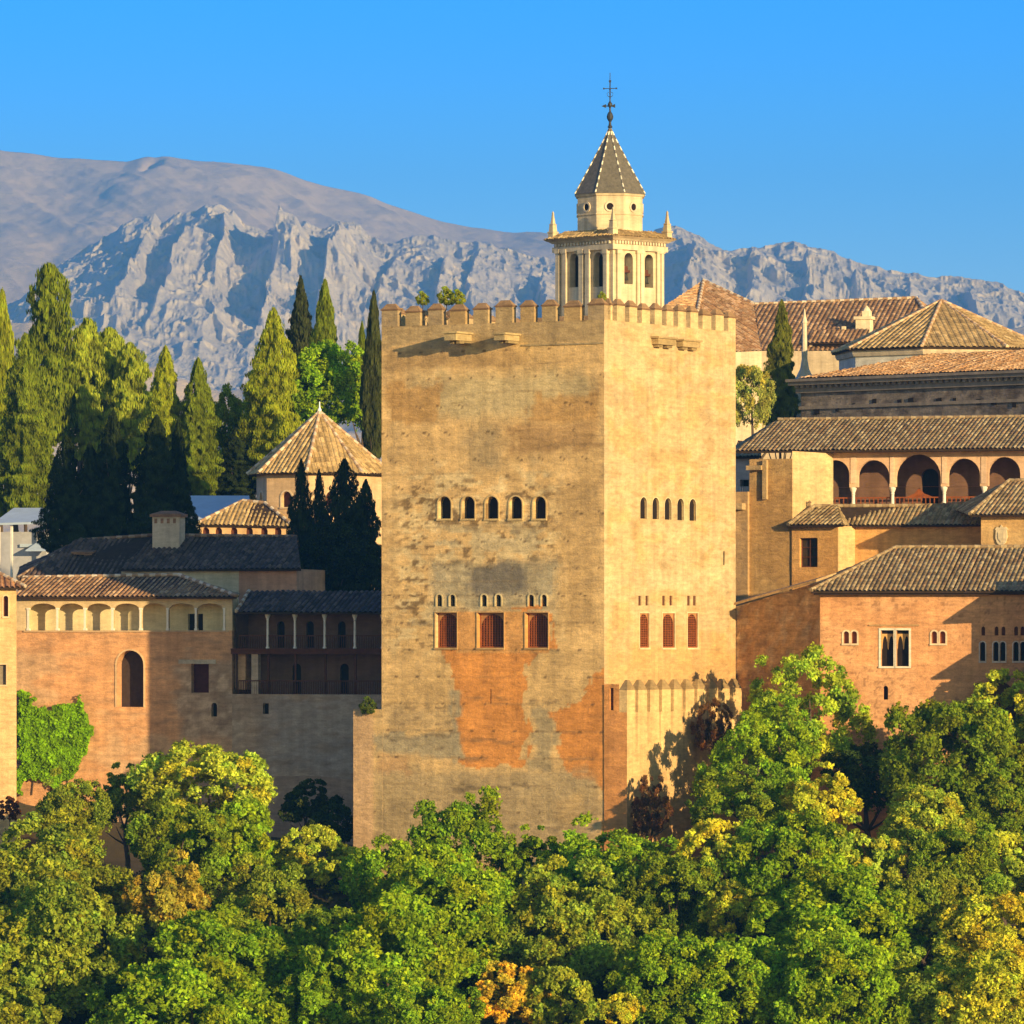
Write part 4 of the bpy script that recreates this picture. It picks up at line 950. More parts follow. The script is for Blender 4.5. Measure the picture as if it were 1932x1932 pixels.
# back wing with long roof -------------------------------------------------------
BW = Frame(229, 389, -14)
bwg = thing('back_wing', 'long shaded building with dark hipped tile roof behind the gallery', 'building', BW.W(3, -4, -6))
zE = BW.z(400, 1074); zE2 = BW.z(130, 1092)
mb = MB(); u0, u1, u2 = BW.u(229), BW.u(451), BW.u(560)
facade(BW, u0, u1, -6, zE, (), 0.5, const_col((0.62,0.50,0.33), 0.1, 280), mb=mb)
facade(BW, u1, u2, -6, zE, (), 0.5, const_col((0.58,0.30,0.18), 0.12, 281), d=0.05, mb=mb)
facade(BW, BW.u(44), u0-0.003, -6, zE2, (), 0.5, const_col((0.5,0.36,0.22), 0.12, 282), mb=mb)
mb.col = (0.5,0.3,0.18); mb.poly([BW.W(u2,0.05,-6), BW.W(u2,0.05,zE), BW.W(u2,-7,zE), BW.W(u2,-7,-6)])
mb.build('wall', M_PLASTER, bwg)
A, B = BW.at(227, 1074, 0.5), BW.at(568, 1073, 0.5); C, D = BW.at(560, 1014, -5), BW.at(290, 1011, -5); D2 = BW.at(240, 1075, -0.2)
A2 = BW.at(33, 1092, 0.55); B2 = BW.at(232, 1096, 0.55); D3 = BW.at(150, 1021, -5)
roof_part([(A, B, C, D), (A2, B2, D, D3), (BW.at(40, 1070, -7), A2, D3, D3)], TILE_SHADED, bwg, ridges=[(D, C), (D3, D), (A2, D3)], pitch=0.36, r=0.09, rpal=((0.33,0.23,0.15),(0.2,0.12,0.07)))
# chimney and roof vent
ch = bwg
CF = BW.sub(BW.u(313, -3.0), -3.0, -14); zc0 = CF.z(313, 1040); zc1 = CF.z(313, 975); hw = 27.0/F*387
mb = MB(); mb.col = (0.55,0.44,0.32); mb.box(CF, -hw, hw, -1.3, 0, zc0-1.6, zc1); cm = mb.build('chimney', M_PLASTER, bwg)
mb = MB(); mb.col = (0.30,0.16,0.09); mb.box(CF, -hw-0.15, hw+0.15, -1.45, 0.15, zc1+.001, zc1+0.18, 0.0)
b = [CF.W(-hw-0.12,-1.42,zc1+.182), CF.W(hw+0.12,-1.42,zc1+.182), CF.W(hw+0.12,0.12,zc1+.182), CF.W(-hw-0.12,0.12,zc1+.182)]; t = [CF.W(-hw+0.5,-0.9,zc1+.42), CF.W(hw-0.5,-0.9,zc1+.42), CF.W(hw-0.5,-0.4,zc1+.42), CF.W(-hw+0.5,-0.4,zc1+.42)]
mb.hexa(b, t)
for i in range(4): mb.box(CF, -hw+0.15+i*0.45, -hw+0.35+i*0.45, 0.002, 0.03, zc1-0.45, zc1-0.12)
mb.build('chimney_cap', M_BRICK, cm)
VF2 = BW.sub(BW.u(156, -2.6), -2.6, -14); zv = VF2.z(156, 1058); mb = MB(); mb.col = (0.40,0.26,0.17)
mb.box(VF2, -0.65, 0.65, -1.4, 0, zv-0.5, zv+0.5); mb.mi = 1; mb.col = (1,1,1); mb.box(VF2, -0.5, 0.1, 0.002, 0.02, zv-0.05, zv+0.42)
mb.mi = 0; mb.col = (0.25,0.14,0.08); mb.hexa([VF2.W(-0.8,0.2,zv+0.5), VF2.W(0.8,0.2,zv+0.5), VF2.W(0.8,-1.6,zv+0.75), VF2.W(-0.8,-1.6,zv+0.75)], [VF2.W(-0.8,0.2,zv+0.62), VF2.W(0.8,0.2,zv+0.62), VF2.W(0.8,-1.6,zv+0.87), VF2.W(-0.8,-1.6,zv+0.87)])
mb.build('roof_vent', [M_BRICK, M_DARK], bwg)

# octagonal pavilion ---------------------------------------------------------------
def octo_roof(cx, cy, zt, ze, R, phi, pal, parent, ztop_r=0.12, pitch=0.32, r=0.09, rpal=None, kmax=8):
    V = [Vector((cx+R*math.sin(phi+math.pi/4*k), cy-R*math.cos(phi+math.pi/4*k), ze)) for k in range(8)]; ap = Vector((cx, cy, zt))
    return roof_part([(V[k], V[(k+1)%8], ap, ap) for k in range(8)], pal, parent, ridges=[(v, ap) for v in V], pitch=pitch, r=r, rpal=rpal)
def octo_wall(cx, cy, z0, z1, R, phi, ops_on, colf, res=0.4):
    """eight facades; ops_on: {k: fn(frame, width)->ops}"""
    mb = MB(); frames = []
    for k in range(8):
        a0 = phi+math.pi/4*k; am = a0+math.pi/8; w = 2*R*math.sin(math.pi/8)
        fr = Frame(0, cy-R*math.cos(a0), math.degrees(am), X=cx+R*math.sin(a0)); o = ops_on.get(k, lambda f, w: [])(fr, w)
        facade(fr, 0, w, z0, z1, o, res, colf, mb=mb); frames.append((fr, o))
    return mb, frames
PV_Y = 421.0; pc = P(603, 1000, PV_Y); pR = 139/F*PV_Y; pphi = math.radians(-8)
pav = thing('octagonal_pavilion', 'octagonal pavilion with ribbed pyramid tile roof between the cypresses and the tower', 'pavilion', (pc[0], PV_Y, 0))
zpe = (HY-893)/F*(PV_Y-3); zpt = (HY-778)/F*PV_Y
def pops(fr, w): return [dict(u0=w*0.36, u1=w*0.60, z0=zpe-2.5, z1=zpe-1.35, depth=0.35, arch='round')]
mb, frs = octo_wall(pc[0], PV_Y, 0, zpe+0.1, pR*0.87, pphi, {k: pops for k in range(8)}, const_col((0.62,0.42,0.23), 0.1, 290))
mb.build('wall', M_PLASTER, pav)
for k in (5,6,7,0,1,2):
    fr, o = frs[k]; w_ = infill(fr, o[0], 'arched_window', M_WOOD, pav); surround(fr, o[0], w_, (0.68,0.52,0.32), 0.12)
octo_roof(pc[0], PV_Y, zpt, zpe, pR, pphi, TILE_TAN, pav, pitch=0.36, r=0.055, rpal=((0.62,0.48,0.32),(0.42,0.27,0.15)))
mb = MB(); mb.lathe((pc[0], PV_Y, zpt), [(0.12,-0.1),(0.14,0.2),(0.05,0.35),(0.03,0.8)], 8); mb.build('finial', M_CHURCH, pav)
# low annex with arcade in front of the pavilion
AX = Frame(376, 416, -12); ax = thing('pavilion_annex', 'low sunlit annex with small arches and tan tile roof below the octagonal pavilion', 'annex', AX.W(3, -2, 0))
zx = AX.z(460, 989); oa = [op(AX, c-7, c+7, 995, 1016, 0.3, 'round') for c in (388,412,441,470,498,524)]
mb = MB(); facade(AX, 0, AX.u(545), 0, zx, oa, 0.4, const_col((0.66,0.42,0.20), 0.1, 300), mb=mb); mb.col = (0.6,0.4,0.2); mb.poly([AX.W(0,0,0), AX.W(0,0,zx), AX.W(0,-3,zx), AX.W(0,-3,0)]); mb.build('wall', M_PLASTER, ax)
for o in oa: infill(AX, o, 'arch', M_WOOD, ax)
A, B = AX.at(370, 989, 0.4), AX.at(552, 992, 0.4); C, D = AX.at(500, 950, -2.0), AX.at(458, 946, -2.5)
roof_part([(A, B, C, D), (B, AX.at(552, 985, -3), C, C)], TILE_TAN, ax, ridges=[(A, D), (D, C), (C, B)], pitch=0.32, r=0.05)

# pale metal shed roof and white canopy at the far left --------------------------------
SH = Frame(358, 425, -8); sh = thing('metal_shed', 'shed with pale blue grey sheet roof between dark cypresses and pavilion', 'shed', SH.W(2, -3, 0))
mb = MB(); u0, u1 = SH.u(352), SH.u(476)
a, b, c, d_ = SH.at(352, 984, 0.3), SH.at(476, 984, 0.3), SH.at(470, 938, -5), SH.at(356, 938, -5)
mb.hexa([a, b, c, d_], [p+Vector((0,0,0.12)) for p in (a, b, c, d_)]); mb.build('roof', M_METAL, sh)
mb = MB(); mb.box(SH, u0+0.3, u1-0.3, -5, 0, 0, SH.z(400, 984)-0.02); mb.build('wall', M_WHITE, sh)
CN = Frame(45, 434, -20); cn = thing('white_canopy_house', 'small whitewashed house under a flat pale blue canopy roof at left', 'house', CN.W(0, -3, 0))
mb = MB(); a, b, c, d_ = CN.at(-14, 991, 0.6), CN.at(98, 988, 0.6), CN.at(92, 962, -4.5), CN.at(26, 962, -4.5)
mb.hexa([a, b, c, d_], [p+Vector((0,0,0.16)) for p in (a, b, c, d_)]); mb.build('canopy', M_METAL, cn)
mb = MB(); mb.box(CN, CN.u(-14), CN.u(100), -4.4, -0.9, 0, CN.z(45, 1003)); mb.build('wall', M_SHADED_WHITE, cn)
for c in (0, 24, 92):
    mb = MB(); mb.box(CN, CN.u(c)-0.08, CN.u(c)+0.08, 0.1, 0.26, 0, CN.z(c, 991)-0.004); mb.build('post', M_WHITE, cn)
mb = MB(); mb.box(CN, CN.u(30), CN.u(92), -0.896, -0.7, CN.z(45,1032), CN.z(45,1026)); a, b = CN.at(48, 1040, 0.2), CN.at(98, 1040, 0.2); c, d_ = CN.at(98, 1018, -0.9), CN.at(80, 1018, -0.9)
mb.hexa([a, b, c, d_], [p+Vector((0,0,0.08)) for p in (a, b, c, d_)]); mb.build('awning', M_METAL, cn)
# ================================================================ right side: front building with hipped roof
RP = Frame(1547, 358, -14)
def orange_wall(base, seed, pits=0.0):
    base = np.array(base)
    def f(u, z):
        n = fbm(u*0.7, z*1.2, seed, 5); m = fbm(u*0.22, z*0.35, seed+3, 4)
        C = base[None,:]*(0.84+0.32*n)[:,None]; k = (np.clip((m-0.52)/0.1, 0, 1)*0.5)[:,None]; C = C*(1-k)+base*np.array([1.08,1.2,1.35])*k
        if pits:
            k = np.clip((fbm(u*4.5, z*5.5, seed+7, 2)-0.70)/0.05, 0, 1)[:,None]*np.clip((m-0.35)*6, 0.2, 1)[:,None]*pits; C = C*(1-k)+np.array([0.20,0.10,0.05])*k
        return C
    return f
fb = thing('hip_roofed_house', 'orange palace house with broad hipped roof and twin arched windows', 'house', RP.W(4, -4, -14))
zI = RP.z(1547, 1118); U1 = RP.u(2060)
ow = [op(RP, 1591.5, 1602, 1191, 1214, 0.22, 'round'), op(RP, 1606.5, 1617, 1191, 1214, 0.22, 'round'),
      op(RP, 1662, 1686, 1189, 1257, 0.35), op(RP, 1691, 1715, 1189, 1257, 0.35),
      op(RP, 1757.5, 1768, 1191, 1214, 0.20, 'round'), op(RP, 1773, 1784, 1191, 1214, 0.20, 'round'),
      op(RP, 1666, 1675.5, 1294, 1320, 0.4, 'round')]
sm = [op(RP, c-3.6, c+3.6, 1182, 1199, 0.2, 'round') for c in (1855,1880,1893,1917,1929,1950,1962)]
lg = [op(RP, c-5, c+5, 1211, 1247, 0.3, 'round') for c in (1854,1879,1892,1917,1930,1950,1964)]
ar = [op(RP, 1833, 1922, 1284, 1420, 1.2, 'round')]
mb = MB(); facade(RP, 0, U1, -14, zI, ow+sm+lg+ar, 0.11, orange_wall((0.60,0.30,0.135), 310, 0.55), 0.02, mb=mb)
mb.col = (0.52,0.27,0.12); mb.poly([RP.W(0,0,-14), RP.W(0,0,zI), RP.W(0,-9,zI), RP.W(0,-9,-14)]); mb.build('wall', M_STONE, fb)
for o in ow[:2]+ow[4:6]:
    w_ = infill(RP, o, 'arched_window', plain('lattice_shade', (0.22,0.07,0.025)), fb)
    surround(RP, o, w_, (0.68,0.52,0.34), 0.10)
for o in ow[2:4]:
    w_ = infill(RP, o, 'twin_window', M_DARK, fb); surround(RP, o, w_, (0.70,0.62,0.50), 0.13)
    mb = MB(); mb.col = (0.55,0.33,0.12); u0, u1, z1 = o['u0'], o['u1'], o['z1']; um = (u0+u1)/2       # lobed stucco arch head
    h = (z1-o['z0']); zt = z1-0.02
    for s_ in (0, 1):
        a = u0 if s_ == 0 else um; b = um if s_ == 0 else u1
        pts = [(a, z1-h*0.55)]+[(a+(b-a)*(0.5-0.40*math.cos(math.pi*i/8)), z1-h*0.50+h*0.34*math.sin(math.pi*i/8)) for i in range(9)]+[(b, z1-h*0.55), (b, z1-0.10*h), (a, z1-0.10*h)]
        mb.add([RP.W(u, -0.33, z) for u, z in pts], [tuple(range(len(pts)))])
    mb.build('arch_tracery', M_PLASTER, w_)
infill(RP, ow[6], 'wall_slot', M_DARK, fb)
for o in sm: infill(RP, o, 'small_window', M_WOOD, fb)
for o in lg: w_ = infill(RP, o, 'tall_window', M_DARK, fb); surround(RP, o, w_, (0.55,0.47,0.40), 0.07)
infill(RP, ar[0], 'archway', plain('archway_recess', (0.16,0.085,0.05)), fb); surround(RP, ar[0], fb, (0.50,0.25,0.10), 0.22, 'arch_band', sill=False)
mb = MB(); mb.col = (0.42,0.26,0.12); z_ = RP.z(1688, 1181); mb.box(RP, RP.u(1640), RP.u(1735), -0.02, 0.10, z_, z_+0.10); mb.build('drip_moulding', M_PLASTER, fb)
eA, eB = RP.at(1530, 1115, 0.75), RP.W(U1, 0.75, RP.z(1600, 1115)); rA, rB = RP.at(1690, 1034, -7), RP.W(U1-3, -7, RP.at(1690, 1034, -7)[2])
roof_part([(eA, eB, rB, rA), (RP.at(1522, 1108, -8.0), eA, rA, rA)], TILE_OLD, fb, ridges=[(rA, rB), (eA, rA)], pitch=0.33, r=0.085)
mb = MB(); mb.box(RP, -0.3, U1, 0.02, 0.5, zI-0.16, zI-0.004); mb.build('eave_board', M_SOFFIT, fb)
# projecting wing outside the frame whose shadow falls on the house wall
WG = RP.sub(RP.u(1953), 0.0, -2); wg = thing('projecting_wing', 'plain orange wing that stands forward of the hip roofed house', 'house', WG.W(3, 3, -14))
oc_ = orange_wall((0.60,0.30,0.115), 320); mb = MB(); mb.col = (0.58,0.29,0.11); zl_ = -0.95; zu_ = 2.3
mb.box(WG, 0.0, 9.0, 0.02, 5.4, -14, zl_); mb.box(WG, 0.0, 9.0, 0.02, 4.05, zl_+0.003, zu_); mb.build('wall', M_STONE, wg)
A, B = Vector(WG.W(-0.15, 6.5, -0.85)), Vector(WG.W(9, 6.5, -0.85)); C, D = Vector(WG.W(9, 4.06, 0.0)), Vector(WG.W(-0.15, 4.06, 0.0))
A2, B2 = Vector(WG.W(-0.25, 5.6, 2.40)), Vector(WG.W(9, 5.6, 2.40)); C2, D2 = Vector(WG.W(9, 1.6, 4.0)), Vector(WG.W(-0.25, 1.6, 4.0))
roof_part([(A, B, C, D), (A2, B2, C2, D2), (Vector(WG.W(9, -2.4, 2.4)), Vector(WG.W(-0.25, -2.4, 2.4)), D2, C2)], TILE_OLD, wg)

# sloping side wall between that house and the tower -------------------------------
JW = Frame(1547, 359.2, -47); jw = thing('sloping_side_wall', 'shaded red rubble wall with a sloping top between tower and orange house', 'wall', JW.W(-3, -1, -14))
uJ = JW.u(1384); zj1, zj0 = JW.z(1547, 1098), JW.z(1386, 1146)
mb = MB()
n = 26
us = np.linspace(uJ, 0, n); zs = np.linspace(-14, 0, 40)
U, S = np.meshgrid(us, zs, indexing='ij'); T = (U-uJ)/(0-uJ); TOP = zj0+(zj1-zj0)*T; Z = -14+(S+14)/14*(TOP+14)
nn = fbm(U*1.2, Z*2.0, 330, 5); cc = np.array([0.46,0.26,0.11])[None,None,:]*(0.55+0.9*nn)[:,:,None]
pk = np.clip((fbm(U*1.6, Z*2.4, 333, 4)-0.55)/0.06, 0, 1)[:,:,None]*0.6; cc = cc*(1-pk)+np.array([0.50,0.36,0.22])*pk
D = (nn-0.5)*0.25; I = np.arange(U.size).reshape(U.shape)
mb.add([JW.W(u, d, z) for u, d, z in zip(U.ravel(), D.ravel(), Z.ravel())], [(I[i,j], I[i+1,j], I[i+1,j+1], I[i,j+1]) for i in range(n-1) for j in range(39)], cc.reshape(-1, 3))
mb.build('wall', M_BRICK, jw)
mb = MB(); mb.col = (0.50,0.33,0.16)
a, b = Vector(JW.W(uJ-0.3,0.35,zj0)), Vector(JW.W(0.0,0.35,zj1)); c, d_ = Vector(JW.W(0.0,-1.5,zj1+0.45)), Vector(JW.W(uJ-0.3,-1.5,zj0+0.45))
mb.hexa([a, b, c, d_], [p+Vector((0,0,0.16)) for p in (a, b, c, d_)]); mb.build('coping', M_BRICK, jw)

# ochre corner block and gallery -----------------------------------------------------
KB = Frame(1495, 376, -30.8); KR = Frame(1495, 376, 59.2)
kb = thing('ochre_corner_block', 'ochre corner block with one bright face left of the five arched gallery', 'building', KB.W(-2, -3, -8))
zk = KB.z(1495, 851); ukL = KB.u(1414); ukR = KR.u(1572)
mb = MB(); facade(KB, ukL, 0, -8, zk-0.5, (), 0.25, orange_wall((0.46,0.27,0.10), 340), 0.04, mb=mb); facade(KR, 0, ukR, -8, zk, (), 0.3, orange_wall((0.62,0.42,0.20), 341), 0.01, mb=mb)
facade(KB, KB.u(1390), ukL, -8, KB.z(1400, 928), (), 0.25, orange_wall((0.46,0.29,0.13), 342), 0.05, d=0.25, mb=mb)
mb.col = (0.46,0.29,0.13); mb.poly([KB.W(ukL,0.25,-8), KB.W(ukL,0.25,KB.z(1400,928)), KB.W(ukL,-0.003,KB.z(1400,928)), KB.W(ukL,-0.003,-8)]); mb.poly([KB.W(ukL,0,-8), KB.W(ukL,0,zk-0.5), KB.W(ukL,-5,zk-0.5), KB.W(ukL,-5,-8)]); mb.build('wall', M_STONE, kb)
mb = MB(); mb.col = (0.50,0.34,0.16); z_ = KB.z(1430, 880); mb.box(KB, ukL-0.05, KB.u(1441), -0.02, 0.40, z_-0.25, z_+0.05); mb.box(KB, KB.u(1441)+.003, KB.u(1449), -0.02, 0.22, z_-2.2, z_+0.4); mb.build('buttress', M_STONE, kb)
mb = MB(); mb.col = (0.52,0.36,0.18); mb.box(KB, KB.u(1388), KB.u(1410), 0.25, 0.75, KB.z(1395, 962), KB.z(1395, 950)); mb.build('spout', M_STONE, kb)
# white house with balcony seen in the gap
WH = Frame(1392, 392, -20); wh = thing('white_house', 'sliver of a white house with dark balcony opening just right of the tower', 'house', WH.W(1, -2, -5))
mb = MB(); ob = [op(WH, 1396, 1413, 905, 926, 0.8)]
facade(WH, -1.5, WH.u(1432), -5, WH.z(1400, 862), ob, 0.5, const_col((0.64,0.58,0.50), 0.06, 350), mb=mb); mb.build('wall', M_PLASTER, wh)
w_ = infill(WH, ob[0], 'balcony_opening', M_DARK, wh); mb = MB(); o = ob[0]
for i in range(5): u = o['u0']+(o['u1']-o['u0'])*(i+0.5)/5; mb.box(WH, u-0.04, u+0.04, 0.003, 0.06, o['z0']-0.15, o['z0']+0.3)
mb.build('balusters', M_MARBLE, w_)
A, B = WH.at(1384, 862, 0.4), WH.at(1436, 860, 0.4); roof_part([(A, B, WH.at(1436, 835, -3), WH.at(1392, 830, -3))], TILE_OLD, wh)

# gallery building
GB = Frame(1568, 381, -18)
gb = thing('arched_gallery', 'long gallery of pink plaster arches on marble columns under a broad old tile roof', 'gallery', GB.W(5, -4, -2))
zg0 = GB.z(1568, 956); zge = GB.z(1568, 851); UG = GB.u(2150)
def gar(a, b, ya):
    o = op(GB, a-3.5, b+3.5, ya-2, 920, 0.45, 'round'); o['z0'] = GB.z((a+b)/2, 919); return o
ga = [gar(1553,1599,870), gar(1621.5,1674.5,870), gar(1693,1771.5,859), gar(1791.5,1845.5,867), gar(1867.5,1921.5,864), gar(1943,1997,864)]
for g in ga: g['z0'] = ga[1]['z0']
zcap = ga[1]['z0']
mb = MB(); facade(GB, 0, UG, zcap, zge, ga[1:], 0.25, const_col((0.62,0.40,0.25), 0.10, 360), mb=mb) if False else facade(GB, GB.u(1552), UG, zcap, zge, ga, 0.25, const_col((0.62,0.40,0.25), 0.10, 360), mb=mb)
mb.build('arcade', M_PLASTER, gb)
for a, b in ((1605,1615.5),(1679.5,1687),(1777.5,1785.5),(1851.5,1861)):   # raised stucco panels between the arches
    mb = MB(); mb.col = (0.66,0.46,0.31); o = op(GB, a, b, 862, 912); mb.box(GB, o['u0'], o['u1'], -0.02, 0.05, o['z0'], o['z1'])
    mb.build('stucco_panel', M_PLASTER, gb)
mb = MB(); mb.col = (0.22,0.12,0.08)
bo = [op(GB, 1738, 1771, 884, 950, 0.5, 'round', -3.0)]
facade(GB, GB.u(1540), UG, zg0-0.01, zge, bo, 0.5, const_col((0.17,0.095,0.06), 0.15, 363), d=-3.0, mb=mb)  # back wall painted darker to hold the shade behind the arches
mb.poly([GB.W(GB.u(1540),-0.47,zge-0.02), GB.W(UG,-0.47,zge-0.02), GB.W(UG,-3,zge-0.02), GB.W(GB.u(1540),-3,zge-0.02)]); mb.poly([GB.W(GB.u(1540),0.1,zg0-0.01), GB.W(UG,0.1,zg0-0.01), GB.W(UG,-3,zg0-0.01), GB.W(GB.u(1540),-3,zg0-0.01)])
mb.build('gallery_back_wall', M_PLASTER, gb); infill(GB, bo[0], 'doorway', M_DARK, gb, d=-3.0)
mb = MB(); mb.col = (0.5,0.33,0.2); facade(GB, GB.u(1540), UG, -4, zg0-0.02, (), 0.6, const_col((0.5,0.33,0.2), 0.1, 366), mb=mb); mb.build('wall', M_PLASTER, gb)
for c in (1610,1684,1781.5,1857,1932):
    p = GB.at(c, 930, -0.22); h = zcap-zg0; mb = MB(); mb.lathe((p[0],p[1],zg0), [(0.19,0),(0.19,0.1),(0.12,0.16),(0.105,h-0.5),(0.14,h-0.46),(0.11,h-0.4),(0.22,h-0.12),(0.25,h-0.001)], 12); mb.build('column', M_MARBLE, gb)
mb = MB()
zr_ = GB.z(1700, 938)
for i in range(70):
    u = GB.u(1572)+(UG-GB.u(1572))*i/70; mb.box(GB, u-0.03, u+0.03, -0.5, -0.44, zg0, zr_-0.06)
mb.box(GB, GB.u(1572), UG, -0.54, -0.42, zr_-0.058, zr_+0.03)
mb.prism(GB, [(GB.u(1708),zr_+.032),(GB.u(1722),zr_+0.25),(GB.u(1731),zr_+0.62),(GB.u(1740),zr_+0.25),(GB.u(1756),zr_+.032)], -0.53, -0.45)
mb.build('balustrade', M_REDWOOD, gb)
eA, eB = GB.at(1389, 851, 1.2), GB.W(UG, 1.2, GB.at(1389, 851, 1.2)[2]+0.0); zR = GB.z(1600, 788, -7.5); rA, rB = GB.at(1468, 793, -6.0), GB.W(UG, -6.0, GB.z(1468, 793, -6.0))
roof_part([(eA, eB, rB, rA), (GB.at(1380, 848, -6), eA, rA, rA)], TILE_OLD, gb, ridges=[(rA, rB)], pitch=0.33, r=0.09)
mb = MB(); mb.box(GB, GB.u(1500), UG, 0.02, 0.55, zge-0.12, zge-0.004); mb.build('eave_board', M_SOFFIT, gb)

# annex below the gallery ---------------------------------------------------------------
FA = Frame(1581, 374.15, -30.8); FAR = Frame(1581, 374.15, 59.2)
an = thing('tiled_annex', 'orange annex with one square barred window under a low tile roof below the gallery', 'annex', FA.W(2, -3, -8))
za = FA.z(1581, 992); of = [op(FA, 1508.5, 1542.5, 1015, 1070, 0.35)]
uaL = FA.u(1494); ur = FAR.u(1613)
mb = MB(); facade(FA, uaL, 0, -8, za, of, 0.25, orange_wall((0.60,0.31,0.10), 370), 0.02, mb=mb); facade(FAR, 0, ur, -8, za, (), 0.25, orange_wall((0.64,0.42,0.19), 371), mb=mb)
mb.col = (0.45,0.26,0.1); mb.poly([FA.W(uaL,0,-8), FA.W(uaL,0,za), FA.W(uaL,-5,za), FA.W(uaL,-5,-8)])
FC = FAR.sub(ur, 0, -20); uc = FC.u(1900); zc_ = FC.z(1613, 992); facade(FC, 0, uc, -8, za, (), 0.3, orange_wall((0.62,0.34,0.12), 372), 0.01, mb=mb)
mb.build('wall', M_STONE, an)
w_ = infill(FA, of[0], 'barred_window', plain('window_glass_dark', (0.05,0.035,0.02), 0.3), an); o = of[0]; mb = MB()
for k in (0.02, 0.5, 0.98): u = o['u0']+(o['u1']-o['u0'])*k; mb.box(FA, u-0.045, u+0.045, -0.33, -0.26, o['z0'], o['z1'])
for k in (0.0, 0.33, 0.66, 0.97): z_ = o['z0']+(o['z1']-o['z0'])*k; mb.box(FA, o['u0']+0.05, o['u1']-0.05, -0.325, -0.265, z_, z_+0.07)
mb.build('window_bars', M_WOOD, w_)
A, B = FA.at(1487, 991, 0.5), FA.at(1590, 992, 0.55); ap = FA.at(1536, 956, -2.2)
B2 = FC.at(1600, 992, 0.5); C2 = FC.at(1856, 989, 0.5); r0, r1 = ap, FC.at(1850, 954, -2.6); z_ = ap[2]; r1 = Vector((r1[0], r1[1], z_)); C2 = Vector((C2[0], C2[1], A[2])); B = Vector((B[0], B[1], A[2])); B2 = Vector((B2[0], B2[1], A[2]))
mid = Vector((B2[0]-0.6, ap[1], z_))
roof_part([(A, B, mid, ap), (FA.at(1484, 986, -4), A, ap, ap), (B, B2, mid, mid), (B2, C2, r1, mid)], TILE_OLD, an, ridges=[(A, ap), (ap, mid), (mid, r1)], pitch=0.33, r=0.085)
mb = MB(); mb.col = (0.25,0.17,0.1); mb.lathe(tuple(ap-Vector((0.3,0,0))), [(0.1,0),(0.09,0.25),(0.14,0.28),(0.03,0.42)], 8); mb.build('finial', M_BRICK, an)

# shield house at the right edge -----------------------------------------------------------
FG = Frame(1851, 367.5, -24); gh = thing('shield_house', 'ochre house with carved stone shield on its wall at the right edge', 'house', FG.W(3, -3, -8))
zgG = FG.z(1851, 972); UG2 = FG.u(2080)
mb = MB(); facade(FG, 0, UG2, -8, zgG, (), 0.25, orange_wall((0.55,0.34,0.14), 380), 0.02, mb=mb); mb.col = (0.5,0.28,0.12); mb.poly([FG.W(0,0,-8), FG.W(0,0,zgG), FG.W(0,-7,zgG), FG.W(0,-7,-8)]); mb.build('wall', M_STONE, gh)
mb = MB(); mb.col = (0.66,0.54,0.36); u, z_ = FG.uz(1890, 1013)
mb.prism(FG, [(u-0.36,z_+0.45),(u+0.36,z_+0.45),(u+0.40,z_-0.05),(u+0.28,z_-0.40),(u,z_-0.62),(u-0.28,z_-0.40),(u-0.40,z_-0.05)], -0.02, 0.12)
mb.prism(FG, [(u-0.46,z_+0.46),(u+0.46,z_+0.46),(u+0.3,z_+0.66),(u+0.12,z_+0.60),(u,z_+0.78),(u-0.12,z_+0.60),(u-0.3,z_+0.66)], -0.02, 0.09)
mb.prism(FG, [(u-0.2,z_+0.3),(u+0.2,z_+0.3),(u+0.2,z_-0.1),(u,z_-0.35),(u-0.2,z_-0.1)], 0.121, 0.17)
mb.build('stone_shield', M_CHURCH, gh)
A, B = FG.at(1830, 971, 0.6), FG.W(UG2, 0.6, FG.at(1830, 971, 0.6)[2]); r0 = FG.at(1904, 908, -4.5); r1 = FG.W(UG2, -4.5, r0[2])
roof_part([(A, B, r1, r0), (FG.at(1798, 960, -8), A, r0, r0)], TILE_OLD, gh, ridges=[(A, r0), (r0, r1)], pitch=0.33, r=0.085)

# dark stone palace block with cornice --------------------------------------------------------
CP = Frame(1511, 424, -43); cp = thing('stone_palace', 'dark weathered renaissance stone palace wall with a heavy cornice', 'palace', CP.W(5, -5, 0))
uP = CP.u(2100); zP = CP.z(1511, 742); zPt = CP.z(1511, 716)
def pal_col(u, z):
    n = fbm(u*0.6, z*1.2, 390, 5); C = np.array([0.22,0.175,0.135])[None,:]*(0.55+0.9*n)[:,None]
    k = np.clip((fbm(u*1.3, z*1.7, 392, 4)-0.57)/0.05, 0, 1)[:,None]*0.7; return C*(1-k)+np.array([0.09,0.065,0.05])*k
mb = MB(); facade(CP, 0, uP, 0, zP, (), 0.3, pal_col, 0.05, mb=mb); mb.col = (0.45,0.36,0.26); mb.poly([CP.W(0,0,0), CP.W(0,0,zP), CP.W(0.0,-12,zP), CP.W(0.0,-12,0)]); 
mb.build('wall', M_BRICK, cp)
mb = MB(); mb.col = (0.25,0.20,0.15)
h = (zPt-zP)
mb.prism(CP, [(-0.3,zP),(uP,zP),(uP,zP+h*0.35),(-0.3,zP+h*0.35)], -0.5, 0.25); mb.prism(CP, [(-0.6,zP+h*0.55),(uP,zP+h*0.55),(uP,zP+h*0.8),(-0.6,zP+h*0.8)], -0.5, 0.75); mb.prism(CP, [(-0.75,zP+h*0.801),(uP,zP+h*0.801),(uP,zPt),(-0.75,zPt)], -0.5, 0.95)
for i in range(int(uP/0.55)): mb.box(CP, -0.2+i*0.55, 0.08+i*0.55, 0.0, 0.5, zP+h*0.352, zP+h*0.549)
